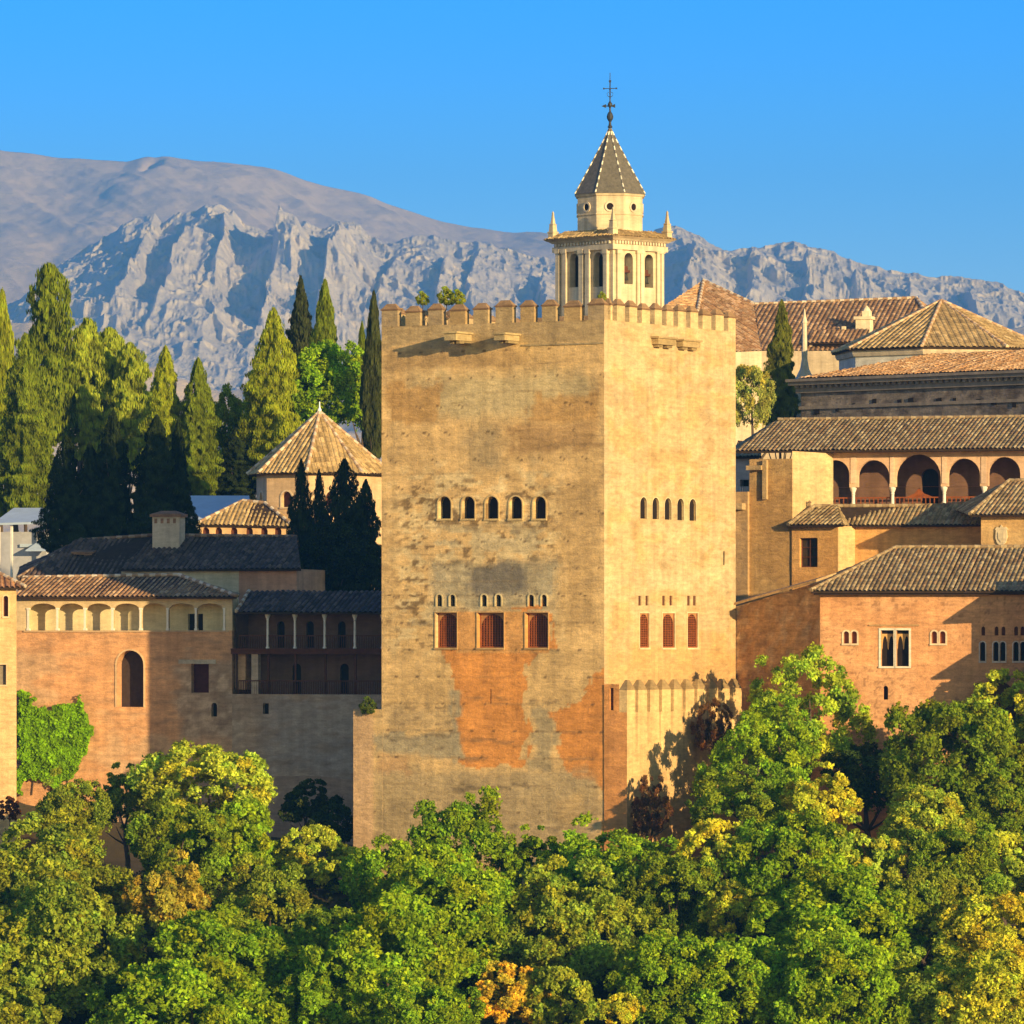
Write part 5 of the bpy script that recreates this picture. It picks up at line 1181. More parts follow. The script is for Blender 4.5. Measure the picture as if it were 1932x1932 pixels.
zm_ = CP.z(1511, 770); mb.box(CP, -0.1, uP, -0.1, 0.15, zm_-0.12, zm_+0.12)
mb.build('cornice', M_CHURCH, cp)
for i in range(11):
    u = 1.6+i*1.9+random.uniform(-0.5, 0.5); zc = zP-random.uniform(0.55, 1.5); w_ = random.uniform(0.14, 0.26); mb = MB()
    mb.prism(CP, [(u-w_,zc-w_*0.8),(u+w_,zc-w_*0.9),(u+w_*0.9,zc+w_),(u-w_*1.1,zc+w_*0.8)], 0.055, 0.075); mb.build('beam_hole', M_DARK, cp)
A, B = CP.at(1507, 712, 0.8), CP.W(uP, 0.8, zPt+0.05); A = Vector((A[0], A[1], zPt+0.05)); C, D = CP.W(uP, -6.5, zPt+1.9), CP.W(7.5, -6.5, zPt+1.9)
roof_part([(A, B, C, D)], TILE_RED2, cp, pitch=0.36, r=0.05)
# octagonal chapel with broad pyramid roof
OC_Y = 432.0; oc = P(1776, 652, OC_Y); oR = 211/F*OC_Y; ophi = math.radians(-14)
chp = thing('octagonal_chapel', 'octagonal chapel with a broad ribbed orange tile pyramid above the stone palace', 'chapel', (oc[0], OC_Y, 0))
zoe = (HY-654)/F*(OC_Y-8); zot = (HY-568)/F*OC_Y
mb, frs = octo_wall(oc[0], OC_Y, 0, zoe+0.1, oR*0.93, ophi, {}, const_col((0.64,0.58,0.46), 0.07, 400)); mb.build('wall', M_PLASTER, chp)
octo_roof(oc[0], OC_Y, zot, zoe, oR, ophi, TILE_TAN, chp, pitch=0.44, r=0.055, rpal=((0.60,0.43,0.26),(0.45,0.28,0.15)))
mb = MB(); mb.col = (0.62,0.5,0.34); mb.lathe((oc[0], OC_Y, 0), [(oR*0.95, zoe-0.55), (oR*0.965, zoe-0.3), (oR*0.965, zoe-0.02)], 8, ophi); mb.build('eave_moulding', M_CHURCH, chp)
# slender stone pinnacle
pn = thing('stone_pinnacle', 'slender pale stone pinnacle standing between the dark cypress and stone palace', 'pinnacle', P(1518, 716, 440)); q = P(1518, 716, 440)
mb = MB(); mb.col = (0.66,0.55,0.38); k_ = 440/F
mb.lathe(q, [(0.9,-6),(0.9,0.0),(0.65,0.2),(0.36,0.8),(0.22,1.6),(0.24,2.2),(0.20,2.3),(0.18,4.3),(0.24,4.4),(0.10,4.9),(0.06,5.3),(0.02,5.5)], 8); mb.build('shaft', M_CHURCH, pn)
# church nave: cross-shaped tiled roofs
NV = Frame(1420, 498, -20)
nv = thing('church_nave', 'church nave with long brown tile roof and a hipped crossing roof behind the tower', 'church', NV.W(4, -5, 0))
ap = P(1327, 530, 512); k0 = P(1222, 600, 502); k1 = P(1437, 662, 496); k2 = P(1300, 668, 492)

def onplane(px, py, p, q, r):
    n = (q-p).cross(r-p); d = Vector(((px-CX)/F, 1.0, (HY-py)/F)); return d*(p.dot(n)/d.dot(n))
ap2 = onplane(1424, 575, k2, k1, ap); e1 = k1+Vector((0.05, 0.02, 0)); e2_ = P(1790, 662, 492); ap3 = onplane(1729, 563, e1, e2_, ap2)
roof_part([(k2, k1, ap2, ap), (k0, k2, ap, ap)], TILE_RED2, nv, ridges=[(ap, ap2), (ap, k2)], pitch=0.42, r=0.065, rr=0.16)
roof_part([(e1, e2_, ap3, ap2), (e2_, P(1815, 625, 520), ap3, ap3)], TILE_RB, nv, ridges=[(ap2, ap3), (ap3, e2_)], pitch=0.42, r=0.065, rr=0.16)
mb = MB(); mb.col = (0.55,0.43,0.28)
mb.add([k2, k1, e2_]+[Vector((p[0], p[1], -2)) for p in (k2, k1, e2_)], [(0,1,4,3),(1,2,5,4)]); mb.add([k0, k2]+[Vector((p[0], p[1], -2)) for p in (k0, k2)], [(0,1,3,2)]); mb.build('wall', M_CHURCH, nv)
q = onplane(1632, 630, e1, e2_, ap2); QF = Frame(0, q[1], -20, X=q[0]); mb = MB(); mb.col = (0.68,0.56,0.36)
hq = 44/F*500; mb.box(QF, -0.85, 0.45, -1.0, 0, q[2]-0.6, q[2]+hq*0.62); mb.box(QF, -1.0, 0.6, -1.15, 0.12, q[2]+hq*0.62+.001, q[2]+hq*0.75); mb.box(QF, -0.3, 0.35, -0.9, -0.1, q[2]+hq*0.75+.001, q[2]+hq*0.98); mb.lathe(QF.W(0,-0.5,q[2]+hq*0.98), [(0.4,0),(0.3,0.2),(0.05,0.5)], 8)
mb.box(QF, -2.2, -1.9, -0.6, -0.2, q[2]-0.4, q[2]+hq*0.35); mb.build('chimney', M_CHURCH, nv)
q = onplane(1570, 640, e1, e2_, ap2)+Vector((0,-1.6,0.5)); QF = Frame(0, q[1], -20, X=q[0]); a, b = QF.W(-2.2,0.9,q[2]-0.9), QF.W(2.9,0.9,q[2]-0.9); c, d_ = QF.W(2.9,-1.2,q[2]+0.3), QF.W(-2.2,-1.2,q[2]+0.3)
roof_part([(a, b, c, d_)], TILE_RB, nv, name='dormer_roof', pitch=0.42, r=0.065)
mb = MB(); mb.col = (0.5,0.38,0.24); mb.hexa([QF.W(-2,0.6,q[2]-5), QF.W(2.7,0.6,q[2]-5), QF.W(2.7,-1.2,q[2]-5), QF.W(-2,-1.2,q[2]-5)], [QF.W(-2,0.6,q[2]-0.95), QF.W(2.7,0.6,q[2]-0.95), QF.W(2.7,-1.2,q[2]+0.1), QF.W(-2,-1.2,q[2]+0.1)]); mb.build('dormer_wall', M_CHURCH, nv); mb = MB(); mb.box(QF, -1.7, 2.4, 0.3, 0.62, q[2]-3.2, q[2]-1.0); mb.build('dormer_shade', M_DARK, nv)  # dark box stands in for the shade on the dormer front
# ================================================================ vegetation
def leaf_mesh(name, Pc, Nn, size, tone, stretch=None, seed=0):
    """one mesh of small pointed leaf faces: centres, normals, sizes, tone per leaf"""
    r = np.random.default_rng(seed); n = len(Pc)
    Nn = Nn/np.maximum(np.linalg.norm(Nn, axis=1, keepdims=True), 1e-6)
    a = np.cross(Nn, r.normal(size=(n, 3))); a /= np.maximum(np.linalg.norm(a, axis=1, keepdims=True), 1e-6)
    if stretch is not None:
        a = a*0.55+np.array(stretch)[None,:]; a /= np.maximum(np.linalg.norm(a, axis=1, keepdims=True), 1e-6)
    b = np.cross(Nn, a); b /= np.maximum(np.linalg.norm(b, axis=1, keepdims=True), 1e-6)
    s = size[:,None]; w = (0.62 if stretch is None else 0.42)
    k = Nn*s*0.18
    V = np.stack([Pc-a*s, Pc+b*s*w+k, Pc+a*s, Pc-b*s*w+k], 1).reshape(-1, 3)
    me = bpy.data.meshes.new(name); me.vertices.add(4*n); me.vertices.foreach_set('co', V.astype(np.float32).ravel())
    me.loops.add(4*n); me.loops.foreach_set('vertex_index', np.arange(4*n, dtype=np.int32))
    me.polygons.add(n); me.polygons.foreach_set('loop_start', np.arange(0, 4*n, 4, dtype=np.int32)); me.update(calc_edges=True)
    ca = me.color_attributes.new('Col', 'FLOAT_COLOR', 'POINT'); c = np.ones((4*n, 4), np.float32); c[:, :3] = np.repeat(tone, 4, axis=0); ca.data.foreach_set('color', c.ravel())
    me.materials.append(M_LEAF)
    return me
def rdir(r, n):
    v = r.normal(size=(n, 3)); return v/np.linalg.norm(v, axis=1, keepdims=True)
def broad_crown(name, seed, nleaf=26000, nblob=150, leaf=0.042, airy=0.0, flat=0.9):
    """unit-radius broadleaf crown: leaf tufts gathered in clumps on an uneven envelope"""
    r = np.random.default_rng(seed)
    d = rdir(r, nblob*4); d = d[d[:,2] > -0.8][:nblob]; nb = len(d)
    az = np.arctan2(d[:,1], d[:,0])/(2*math.pi)*6
    env = 0.66+0.68*vnoise(np.abs(az)*0.9+seed, d[:,2]*2.2+seed, seed)+0.20*vnoise(d[:,0]*4+9, d[:,1]*4+d[:,2]*3, seed+1)-0.10
    rad = r.uniform(0.62, 0.92, nb)*env
    c = d*rad[:,None]*np.array([1, 1, flat]); br = r.uniform(0.07, 0.21, nb)*(1-0.2*airy)
    w = br**2; w /= w.sum(); nt = nleaf//6
    bi = r.choice(nb, nt, p=w); e = rdir(r, nt); out = d[bi]; flip = (e*out).sum(1) < -0.2; e[flip] *= -1
    e2 = e+np.array([0, 0, 0.45]); e2 /= np.linalg.norm(e2, axis=1, keepdims=True)
    tp = c[bi]+e2*(br[bi]*r.uniform(0.35, 1.30, nt)**0.7)[:,None]
    n = nt*6; Lc = np.repeat(tp, 6, axis=0)+r.normal(scale=0.017+0.012*airy, size=(n, 3)); Ld = np.repeat(e2, 6, axis=0)
    Nn = Ld*0.7+r.normal(scale=0.75, size=(n, 3))
    size = r.uniform(0.6, 1.3, n)*leaf
    tuft = np.repeat(r.uniform(0.60, 1.45, nt), 6); blob = np.repeat(r.uniform(0.75, 1.28, nb)[bi], 6)
    yel = np.repeat(np.clip(r.normal(0, 1, nb)[bi], -1, 2), 6)*0.13
    t = tuft*blob*r.uniform(0.8, 1.2, n)
    tone = np.stack([t*(1+yel+r.normal(0, 0.06, n)), t, t*(1-yel)], 1)
    return leaf_mesh(name, Lc, Nn, size, np.clip(tone, 0.15, 3.0), None, seed)
def cone_crown(name, seed, nleaf=20000, power=0.75, base=0.06, lump=0.20, leaf=0.055, belly=0.25, tiers=0):
    """unit conifer crown: height 1, half width 1, upright tufts in flame-like lumps"""
    r = np.random.default_rng(seed); n = nleaf*2
    h = r.uniform(0, 1, n); th = r.uniform(0, 2*math.pi, n)
    prof = np.where(h < belly, 0.72+0.28*(h/belly), ((1-h)/(1-belly))**power); prof = np.maximum(prof, 0.0)+0.02
    keep = r.uniform(0, 1, n) < prof/1.03; h, th, prof = h[keep], th[keep], prof[keep]
    lm = 1+lump*2*(vnoise(th/(2*math.pi)*9+seed, h*9, seed)-0.5)+lump*1.9*(vnoise(th/(2*math.pi)*24, h*30, seed+4)-0.5)
    if tiers: lm *= 0.72+0.42*np.abs(((h*tiers+0.25*np.sin(th*2+seed)) % 1.0)-0.1)
    # the lump pattern must close round the trunk
    q = prof*lm*r.uniform(0.72, 1.02, len(h))**0.6
    Pc = np.stack([q*np.cos(th), q*np.sin(th), base+(1-base)*h], 1); n = len(h)
    Nn = np.stack([np.cos(th), np.sin(th), np.full(n, 0.3)], 1)+r.normal(scale=0.45, size=(n, 3))
    size = r.uniform(0.6, 1.3, n)*leaf
    tuft = 0.75+0.6*vnoise(th/(2*math.pi)*26+3, h*40, seed+8); t = tuft*r.uniform(0.8, 1.2, n)*(0.72+0.35*np.clip((lm-0.85)/0.3, 0, 1))
    tone = np.stack([t*(1+r.normal(0, 0.06, n)), t, t], 1)
    # sizes are in crown widths: squash the leaves' height so they stay leaf shaped when the crown is stretched
    me = leaf_mesh(name, Pc*np.array([1, 1, 4.0]), Nn, size, np.clip(tone, 0.2, 2.5), (0, 0, 1.0), seed)
    co = np.empty(len(me.vertices)*3, np.float32); me.vertices.foreach_get('co', co); co = co.reshape(-1, 3); co[:,2] /= 4.0; me.vertices.foreach_set('co', co.ravel()); me.update()
    return me
def trunk_mesh(name, seed, limbs=6):
    """unit trunk: height 1 with tapering limbs that reach into the crown"""
    r = random.Random(seed); mb = MB(); mb.col = (1,1,1)
    pts = [Vector((0.03*math.sin(i*1.3+seed)*i/4, 0.03*math.cos(i*1.7+seed)*i/4, i/6*0.95)) for i in range(7)]
    mb.tube(pts, [0.040, 0.032, 0.028, 0.024, 0.018, 0.012, 0.006], 9)
    for k in range(limbs):
        a = 2*math.pi*k/limbs+r.uniform(-0.4, 0.4); z = r.uniform(0.45, 0.72); p = pts[int(z*6)]
        L = r.uniform(0.16, 0.26); d = Vector((math.cos(a), math.sin(a), r.uniform(0.5, 1.0)))
        mb.tube([p, p+d*L*0.5+Vector((0,0,-0.01)), p+d*L], [0.014, 0.009, 0.003], 6)
    o = mb.build(name, M_BARK); me = o.data; bpy.data.objects.remove(o); return me
BROAD = [broad_crown('crown', 100+i, 46000, 170+14*i, 0.030, 0.0, 0.95) for i in range(6)]
BROAD_S = [broad_crown('crown', 120+i, 22000, 90, 0.046, 0.1, 0.95) for i in range(4)]
AIRY = [broad_crown('crown', 140+i, 22000, 100, 0.033, 0.8, 1.05) for i in range(2)]
CONE = [cone_crown('crown', 160+i, 42000, 0.72, 0.02, 0.36, 0.046, 0.2) for i in range(3)]
SLIM = [cone_crown('crown', 170+i, 18000, 0.70, 0.03, 0.26, 0.085, 0.35) for i in range(2)]
FIR = [cone_crown('crown', 180, 9000, 0.85, 0.05, 0.25, 0.10, 0.15, tiers=9)]
RAGGED = [cone_crown('crown', 200+i, 26000, 0.75, 0.02, 0.55, 0.050, 0.22) for i in range(2)]
POPLAR = [cone_crown('crown', 190+i, 16000, 0.42, 0.05, 0.62, 0.075, 0.45) for i in range(2)]
TRUNK = [trunk_mesh('trunk', i) for i in range(3)]
tcount = [0]
def tree(name, cat, label, px, py, Y, rpx, protos, color, group, k=1.0, zfoot=None, hratio=0.95):
    """broadleaf tree: crown centred at the picture point, trunk standing on the ground below it"""
    c = P(px, py, Y); R = rpx/F*Y; g = float(ground_z(c[0], Y)) if zfoot is None else zfoot
    i = tcount[0]; tcount[0] += 1
    r = thing(name, label, cat, (c[0], Y, g), group)
    o = bpy.data.objects.new('crown', protos[i % len(protos)]); COL.objects.link(o); o.parent = r
    o.location = (0, 0, c[2]-g); hr = hratio*random.uniform(0.88, 1.12); o.scale = (R*k, R*k, R*hr); o.rotation_euler = (0, 0, random.uniform(0, 6.28)); o.color = (*color, 1)
    t = bpy.data.objects.new('trunk', TRUNK[i % 3]); COL.objects.link(t); t.parent = r
    h = max(c[2]-g+R*0.35, 1.0); t.scale = (min(h, 9), min(h, 9), h); t.location = (0, 0, -0.2)
    return r
def conifer(name, cat, label, px, pyt, pyb, Y, wpx, protos, color, group, zfoot=None):
    c = P(px, pyt, Y); g = float(ground_z(c[0], Y)) if zfoot is None else zfoot
    zb = (HY-pyb)/F*Y; i = tcount[0]; tcount[0] += 1; zb = max(zb, g+0.5)
    r = thing(name, label, cat, (c[0], Y, g), group)
    o = bpy.data.objects.new('crown', protos[i % len(protos)]); COL.objects.link(o); o.parent = r; w = wpx/F*Y
    o.location = (0, 0, zb-g); o.scale = (w, w, c[2]-zb); o.rotation_euler = (0, 0, random.uniform(0, 6.28)); o.color = (*color, 1)
    t = bpy.data.objects.new('trunk', TRUNK[i % 3]); COL.objects.link(t); t.parent = r; h = c[2]-g; t.scale = (min(h*0.5, 5), min(h*0.5, 5), h*0.9); t.location = (0, 0, -0.2)
    return r
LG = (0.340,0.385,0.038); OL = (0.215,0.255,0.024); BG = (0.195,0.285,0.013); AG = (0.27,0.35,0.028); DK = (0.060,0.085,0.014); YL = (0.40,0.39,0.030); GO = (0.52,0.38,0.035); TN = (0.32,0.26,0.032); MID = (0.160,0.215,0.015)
WG_ = 'trees of the wooded slope'
FOREST = [
 (393,1502,352,108,LG,0,'large pale green tree rising in front of the shaded loggia wall'),
 (455,1590,346,74,BG,1,'bright green bushy tree at the lower right of the large pale green tree'),
 (140,1538,352,64,OL,0,'olive tree at the foot of the orange wall right below the ivy'),
 (240,1515,356,52,OL,1,'small dull olive tree between the ivy wall corner and the large pale tree'),
 (96,1662,338,106,OL,0,'big round olive green tree at the left edge just below the corner tower'),
 (112,1800,325,122,OL,0,'big olive tree filling the left edge lower down the slope'),
 (340,1600,342,80,MID,0,'dappled mid green tree directly below the large pale green tree'),
 (322,1706,332,66,TN,1,'tan and orange tinted tree in the lower left of the wood'),
 (215,1690,340,45,TN,1,'small rust tinged tree between the round olive tree and the tan tree'),
 (588,1620,346,60,LG,1,'pale yellowish green tree near the lower left corner of the tower'),
 (668,1650,347,48,LG,1,'small light green tree touching the stub wall foot'),
 (506,1730,333,82,OL,0,'grey green tree standing alone before a dark gap, left of centre'),
 (437,1838,322,130,BG,0,'broad yellow green tree with a dark hollow under its rim, lower left'),
 (355,1925,312,125,BG,0,'sunlit yellow green tree cut by the bottom edge, left of centre'),
 (622,1808,325,72,MID,1,'mid green tree between the broad yellow green tree and the centre clump'),
 (622,1895,315,78,BG,1,'bright small leaved tree at the bottom edge left of centre'),
 (18,1915,312,75,OL,1,'olive tree in the bottom left corner'),
 (862,1625,341,92,BG,0,'fresh green tree under the left half of the tower'),
 (752,1672,337,86,BG,0,'green tree below the tower lower left corner and stub wall'),
 (1008,1630,342,58,BG,1,'small green tree under the middle of the tower'),
 (1165,1658,338,108,BG,0,'broad rich green tree under the bastion corner'),
 (829,1745,328,118,BG,0,'large green tree in the centre left, second row below the tower'),
 (1069,1752,328,106,OL,0,'large olive green tree in the very middle of the wood'),
 (727,1855,318,122,BG,0,'large deep green tree near the bottom, left of the golden tree'),
 (955,1875,317,62,GO,1,'golden yellow autumn tree near the bottom centre'),
 (1052,1890,316,58,OL,1,'small olive green tree just right of the golden autumn tree'),
 (812,1935,309,85,BG,0,'leafy green tree cut by the bottom edge below the large deep green one'),
 (1257,1855,318,88,BG,0,'green tree right of the dark gap at bottom centre'),
 (1238,1800,321,40,YL,1,'yellow topped tree peeping over the green one right of bottom centre'),
 (1172,1905,311,34,YL,1,'smallest yellow green tree at the bottom edge right of centre'),
 (1274,1700,332,82,MID,0,'dark green tree right of the broad bastion tree'),
 (1520,1330,353,92,AG,2,'airy light green tree that rises before the orange house and red wall'),
 (1470,1395,350,62,BG,3,'loose leafed tree at the left foot of the airy light green tree'),
 (1424,1440,348,82,BG,2,'green tree in front of the right end of the bastion'),
 (1392,1525,344,72,MID,3,'darker green tree below the end of the bastion'),
 (1549,1518,343,62,YL,1,'yellow flowering tree below the airy tree'),
 (1640,1465,352,70,DK,0,'darkest green tree against the base of the orange house'),
 (1800,1445,348,108,MID,0,'tall full green tree in front of the shaded house corner'),
 (1905,1345,353,66,LG,1,'grey green tree beside the big archway at the right edge'),
 (1742,1560,342,76,LG,0,'light green tree below the tall full green tree'),
 (1882,1525,345,78,MID,0,'mid green tree at the right edge below the archway'),
 (1352,1610,338,62,YL,1,'yellow green blossom topped tree right of the tree shadow on the bastion'),
 (1485,1640,336,98,BG,0,'leafy green tree below the yellow flowering tree'),
 (1624,1632,335,70,LG,1,'light green tree in the middle of the right slope'),
 (1800,1640,334,82,MID,0,'dull green tree in the right slope above the olive gold tree'),
 (1895,1640,336,72,LG,1,'fresh green tree at the right edge halfway down the slope'),
 (1379,1722,330,50,YL,1,'small golden tree on the right slope under the leafy green tree'),
 (1584,1750,326,118,BG,0,'largest bright green tree of the right slope'),
 (1745,1720,329,78,OL,0,'olive tree right of the largest bright green tree'),
 (1885,1780,324,98,YL,0,'olive gold tree at the right edge lower down the slope'),
 (1391,1852,318,100,BG,0,'bright green tree near the bottom, right of the small golden tree'),
 (1584,1882,315,106,BG,0,'green tree at the bottom edge on the right slope'),
 (1762,1888,316,90,OL,0,'brownish olive tree at the bottom right'),
 (1888,1895,313,92,YL,0,'yellow olive tree in the bottom right corner'),
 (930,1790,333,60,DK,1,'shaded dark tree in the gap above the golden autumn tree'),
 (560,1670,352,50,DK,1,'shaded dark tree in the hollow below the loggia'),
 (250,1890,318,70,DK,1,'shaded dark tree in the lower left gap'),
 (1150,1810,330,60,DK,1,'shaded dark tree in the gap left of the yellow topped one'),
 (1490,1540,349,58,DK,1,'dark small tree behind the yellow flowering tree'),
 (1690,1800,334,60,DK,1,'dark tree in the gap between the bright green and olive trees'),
]
KINDS_ = [BROAD, BROAD_S, AIRY, AIRY]
for px, py, Y, r_, col, kd, lab in FOREST:
    f = random.uniform(0.9, 1.1); tree('broadleaf_tree', 'tree', lab, px, py+r_*0.05, Y, r_*1.22, KINDS_[kd], tuple(c*f*1.3 for c in col), WG_)
# shaded shrubs by the wall foot
tree('shrub', 'shrub', 'dark shrub in the shade at the foot of the loggia wall', 580, 1515, 366, 55, BROAD_S, DK, 'shrubs')
tree('shrub', 'shrub', 'low dark shrub under the loggia wall close to the stub wall', 630, 1560, 364, 48, BROAD_S, DK, 'shrubs')

# ---- terrace trees on the left
CY = 'cypresses and conifers on the terrace'
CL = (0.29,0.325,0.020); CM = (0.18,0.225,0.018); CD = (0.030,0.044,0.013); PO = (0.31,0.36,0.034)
for a in (
 ('conifer','tapering golden green cypress cut by the left edge',4,548,900,452,32,SLIM,CL),
 ('cedar','wide olive conifer mass at the left edge above the white canopy',48,630,985,444,56,CONE,CM),
 ('poplar','tallest dense poplar on the left with a rounded top',92,500,850,462,40,POPLAR,CM),
 ('poplar','airy yellow green poplar right of the tallest poplar',164,602,880,464,34,POPLAR,PO),
 ('poplar','second airy poplar with a ragged top',206,620,880,466,32,POPLAR,PO),
 ('poplar','third airy poplar behind the dark cypresses',246,648,900,462,33,POPLAR,PO),
 ('cypress','bright conical cypress above the dark cypress group',312,653,930,440,42,CONE,CL),
 ('cypress','full conical cypress left of the grey shed roof',374,676,945,438,42,CONE,CM),
 ('cypress','broad based golden cypress with a needle tip left of the pavilion',516,582,930,440,60,CONE,CL),
 ('fir_tree','dark tiered fir behind the pavilion',567,522,760,456,36,FIR,(0.055,0.065,0.022)),
 ('cypress','slim green cypress right of the dark fir',613,528,760,450,25,SLIM,CM),
 ('cypress','thin distant cypress close to the tower',683,607,780,447,13,SLIM,CM),
 ('cypress','tall narrow cypress touching the tower outline',705,550,870,436,22,SLIM,(0.075,0.085,0.022)),
 ('conifer','dark conifer in the gap left of the broad golden cypress',447,800,960,440,38,CONE,CD),
):
    nm, lab, px, a1, a2, Y, w, pr, col = a; conifer(nm, nm.replace('_', ' '), lab, px, a1, a2, Y, w, pr, col, CY)
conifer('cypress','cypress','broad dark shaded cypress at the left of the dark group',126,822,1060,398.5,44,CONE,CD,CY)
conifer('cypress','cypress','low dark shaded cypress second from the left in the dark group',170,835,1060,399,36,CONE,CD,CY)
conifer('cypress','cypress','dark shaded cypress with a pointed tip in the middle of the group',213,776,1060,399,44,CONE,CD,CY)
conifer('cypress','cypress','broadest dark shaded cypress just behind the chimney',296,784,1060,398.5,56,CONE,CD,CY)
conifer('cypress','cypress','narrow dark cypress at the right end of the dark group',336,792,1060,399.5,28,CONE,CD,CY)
tree('broadleaf_tree','tree','bright green broadleaf tree between the fir and tall narrow cypress',624,738,442,96,BROAD,(0.26,0.40,0.016),'terrace trees')
tree('broadleaf_tree','tree','small round green tree behind the full conical cypress',428,800,447,36,BROAD,(0.25,0.30,0.02),'terrace trees', hratio=1.7)
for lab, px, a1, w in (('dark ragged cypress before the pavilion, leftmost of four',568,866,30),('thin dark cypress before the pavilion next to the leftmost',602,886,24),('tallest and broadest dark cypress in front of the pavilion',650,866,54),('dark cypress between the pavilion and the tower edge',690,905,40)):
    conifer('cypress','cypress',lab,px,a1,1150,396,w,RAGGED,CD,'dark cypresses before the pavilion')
tree('broadleaf_tree','tree','dark shaded leafy tree filling the corner between back wing and tower',640,1050,395,75,BROAD,CD,'terrace trees')
for px, py, Y, R, lab in ((150,720,470,50,'leafy light green tree filling the gap right of the tallest poplar'),(262,800,468,52,'leafy green tree between the third airy poplar and the bright cypress'),(345,850,452,46,'low leafy tree between the bright and the full conical cypress'),(425,905,446,44,'leafy tree below the small round green tree, left of the golden cypress'),(470,800,456,44,'green leafy tree half hidden behind the broad golden cypress'),(30,740,462,50,'leafy tree peeping between the left edge cypress and the olive conifer')):
    tree('broadleaf_tree', 'tree', lab, px, py, Y, R, BROAD, (0.25,0.31,0.022), 'terrace trees', hratio=1.35)
# sparse shrubs added where tree shadow falls on the bastion
tree('added_shrub', 'shrub', 'added reddish brown shrub standing in for tree shadow at the bastion near corner', 1228, 1530, 348.5, 34, AIRY, (0.17,0.085,0.035), 'shrubs', hratio=1.7)
tree('added_shrub', 'shrub', 'added reddish brown shrub standing in for tree shadow before the right hand merlons', 1342, 1372, 355.5, 34, AIRY, (0.17,0.09,0.036), 'shrubs', hratio=1.5)
# right side
conifer('cypress','cypress','dark cypress with a sunlit tip behind the gallery roof on the right',1475,566,830,437,32,CONE,(0.16,0.17,0.022),'right hand cypress')
tree('flowering_shrub','shrub','pale yellow flowering shrub squeezed between the tower and dark cypress',1412,748,425,44,BROAD,(0.44,0.45,0.10),'flowering shrub', hratio=1.5)
# plants on the masonry
def tuft(name, label, p, R, color, zfoot):
    r = thing(name, label, 'plant', (p[0], p[1], zfoot), 'plants growing on the masonry')
    o = bpy.data.objects.new('foliage', BROAD_S[0]); COL.objects.link(o); o.parent = r; o.location = (0, 0, p[2]-zfoot); o.scale = (R, R, R*1.15); o.color = (*color, 1)
    t = bpy.data.objects.new('stem', TRUNK[0]); COL.objects.link(t); t.parent = r; h = max(p[2]-zfoot, 0.3); t.scale = (min(h, 2), min(h, 2), h); return r
for px, py, R, lab in ((797,564,0.45,'small bush on the tower terrace behind the second battlement gap'),(842,560,0.6,'taller bush on the tower terrace left of the third battlement gap'),(864,562,0.5,'bush on the tower terrace right of the third battlement gap'),(1136,560,0.3,'small bush on the tower terrace near its corner')):
    p = TF.at(px, py, -3.2); tuft('bush', lab, p, R, LG, ZR)
p = PF.at(695, 1338, -0.1); tuft('hanging_plant', 'green plant sprouting on top of the stub wall', Vector((p[0], p[1], zt_pl+0.15)), 0.6, (0.12,0.16,0.02), zt_pl-0.1)
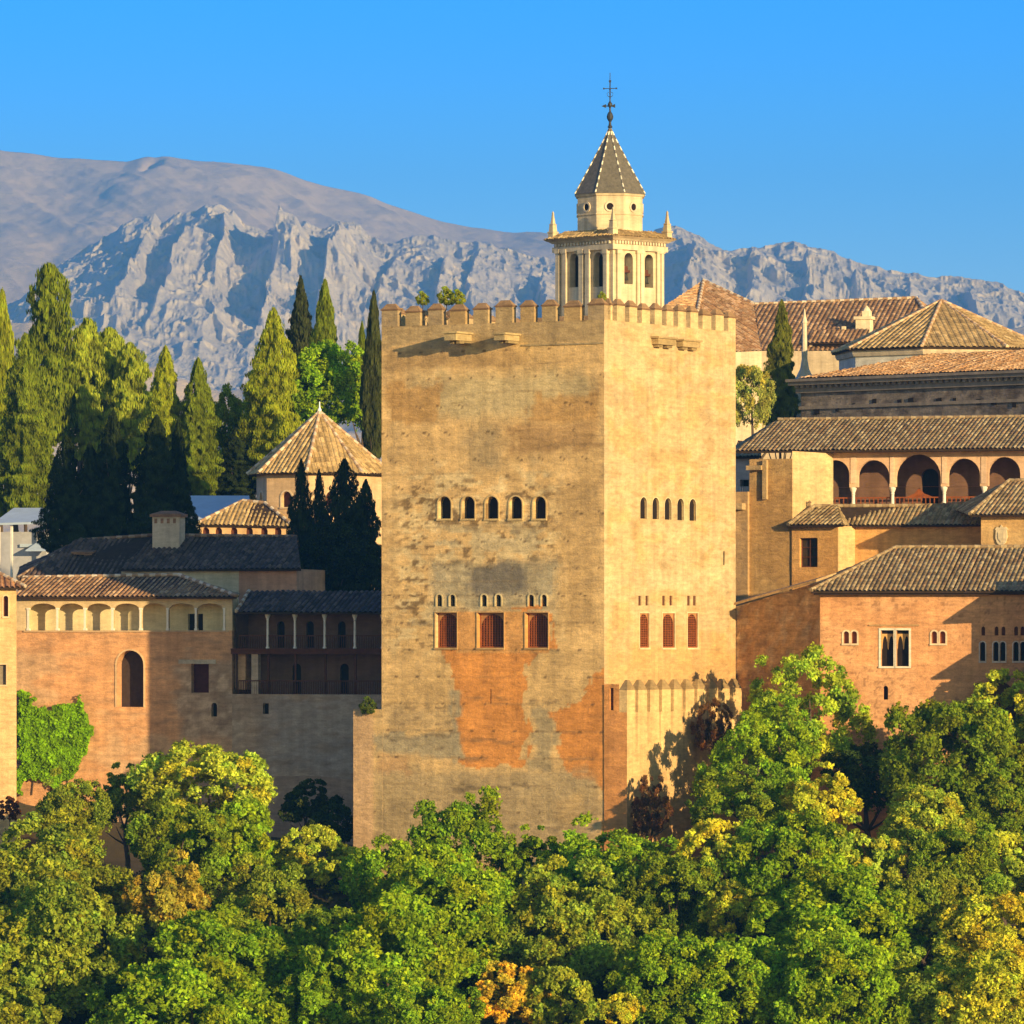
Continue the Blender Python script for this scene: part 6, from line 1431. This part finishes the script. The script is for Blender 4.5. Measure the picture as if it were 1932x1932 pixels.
# ivy on the left wall: leaves in a sheet of uneven thickness
def ivy():
    r = np.random.default_rng(77); n = 16000
    px = r.uniform(20, 178, n*3); py = r.uniform(1295, 1500, n*3)
    wx = px+(fbm(px*0.05, py*0.05, 500, 3)-0.5)*36; wy = py+(fbm(px*0.05+9, py*0.05, 501, 3)-0.5)*36
    k = inpoly(wx, wy, [(30,1318),(44,1306),(62,1314),(62,1334),(95,1338),(128,1332),(148,1315),(158,1352),(172,1362),(176,1385),(160,1440),(132,1470),(110,1500),(88,1475),(60,1468),(34,1500)])
    px, py = px[k][:n], py[k][:n]; pts = []
    u = np.array([LP.u(a) for a in px]); z = (HY-py)/F*(LP.Y0+u*LP.t[1]); d = 0.06+0.7*np.abs(fbm(u*1.6, z*1.6, 502, 4))*r.uniform(0.3, 1.0, len(u))
    X = LP.X0+u*LP.t[0]+d*LP.n[0]; Yy = LP.Y0+u*LP.t[1]+d*LP.n[1]; Pc = np.stack([X, Yy, z], 1)
    base = np.array(LP.W(LP.u(95), 0.3, LP.z(95, 1490)))
    Nn = np.array([[LP.n[0], LP.n[1], 0.4]])+r.normal(scale=0.5, size=(len(u), 3)); t = r.uniform(0.6, 1.4, len(u))*(0.6+0.8*fbm(px*0.06, py*0.06, 505, 3)); tone = np.stack([t, t, t], 1)
    me = leaf_mesh('ivy', Pc-base, Nn, r.uniform(0.07, 0.15, len(u)), tone, None, 78)
    rt = thing('ivy', 'bright green ivy spread over the orange wall right of the corner tower', 'ivy', tuple(base)); o = bpy.data.objects.new('foliage', me); COL.objects.link(o); o.parent = rt; o.color = (0.23,0.43,0.012,1)
    mb = MB(); mb.col = (1,1,1)
    for a in (60, 95, 125): mb.tube([LP.at(a, 1500, 0.05), LP.at(a+8, 1420, 0.06), LP.at(a-6, 1350, 0.05)], [0.05, 0.035, 0.015], 6)
    mb.build('stem', M_BARK, rt)
ivy()
tree('shrub', 'shrub', 'reddish shrub at the foot of the corner tower', 16, 1530, 360, 24, BROAD_S, (0.20,0.07,0.03), 'shrubs')

# undergrowth that covers the slope between the trees
def undergrowth():
    r = np.random.default_rng(91); n = 60000
    y = r.uniform(285, 352, n); x = r.uniform(-1, 1, n)*y*0.105; z = ground_z(x, y)+np.abs(fbm(x*0.35, y*0.35, 600, 4)-0.3)*4.0*r.uniform(0.1, 1, n)
    t = 0.6+0.8*fbm(x*0.6, y*0.6, 603, 3)*r.uniform(0.7, 1.3, n); b = np.array((0.0, 320.0, -25.0))
    me = leaf_mesh('undergrowth', np.stack([x, y, z], 1)-b, np.array([[0.2, -0.5, 0.9]])+r.normal(scale=0.6, size=(n, 3)), r.uniform(0.14, 0.30, n), np.stack([t, t, t], 1), None, 92)
    o = bpy.data.objects.new('undergrowth', me); COL.objects.link(o); o.location = tuple(b); o.color = (0.055,0.065,0.016,1)
    tag(o, 'dark green undergrowth covering the slope under the trees', 'undergrowth', None, 'stuff')
undergrowth()
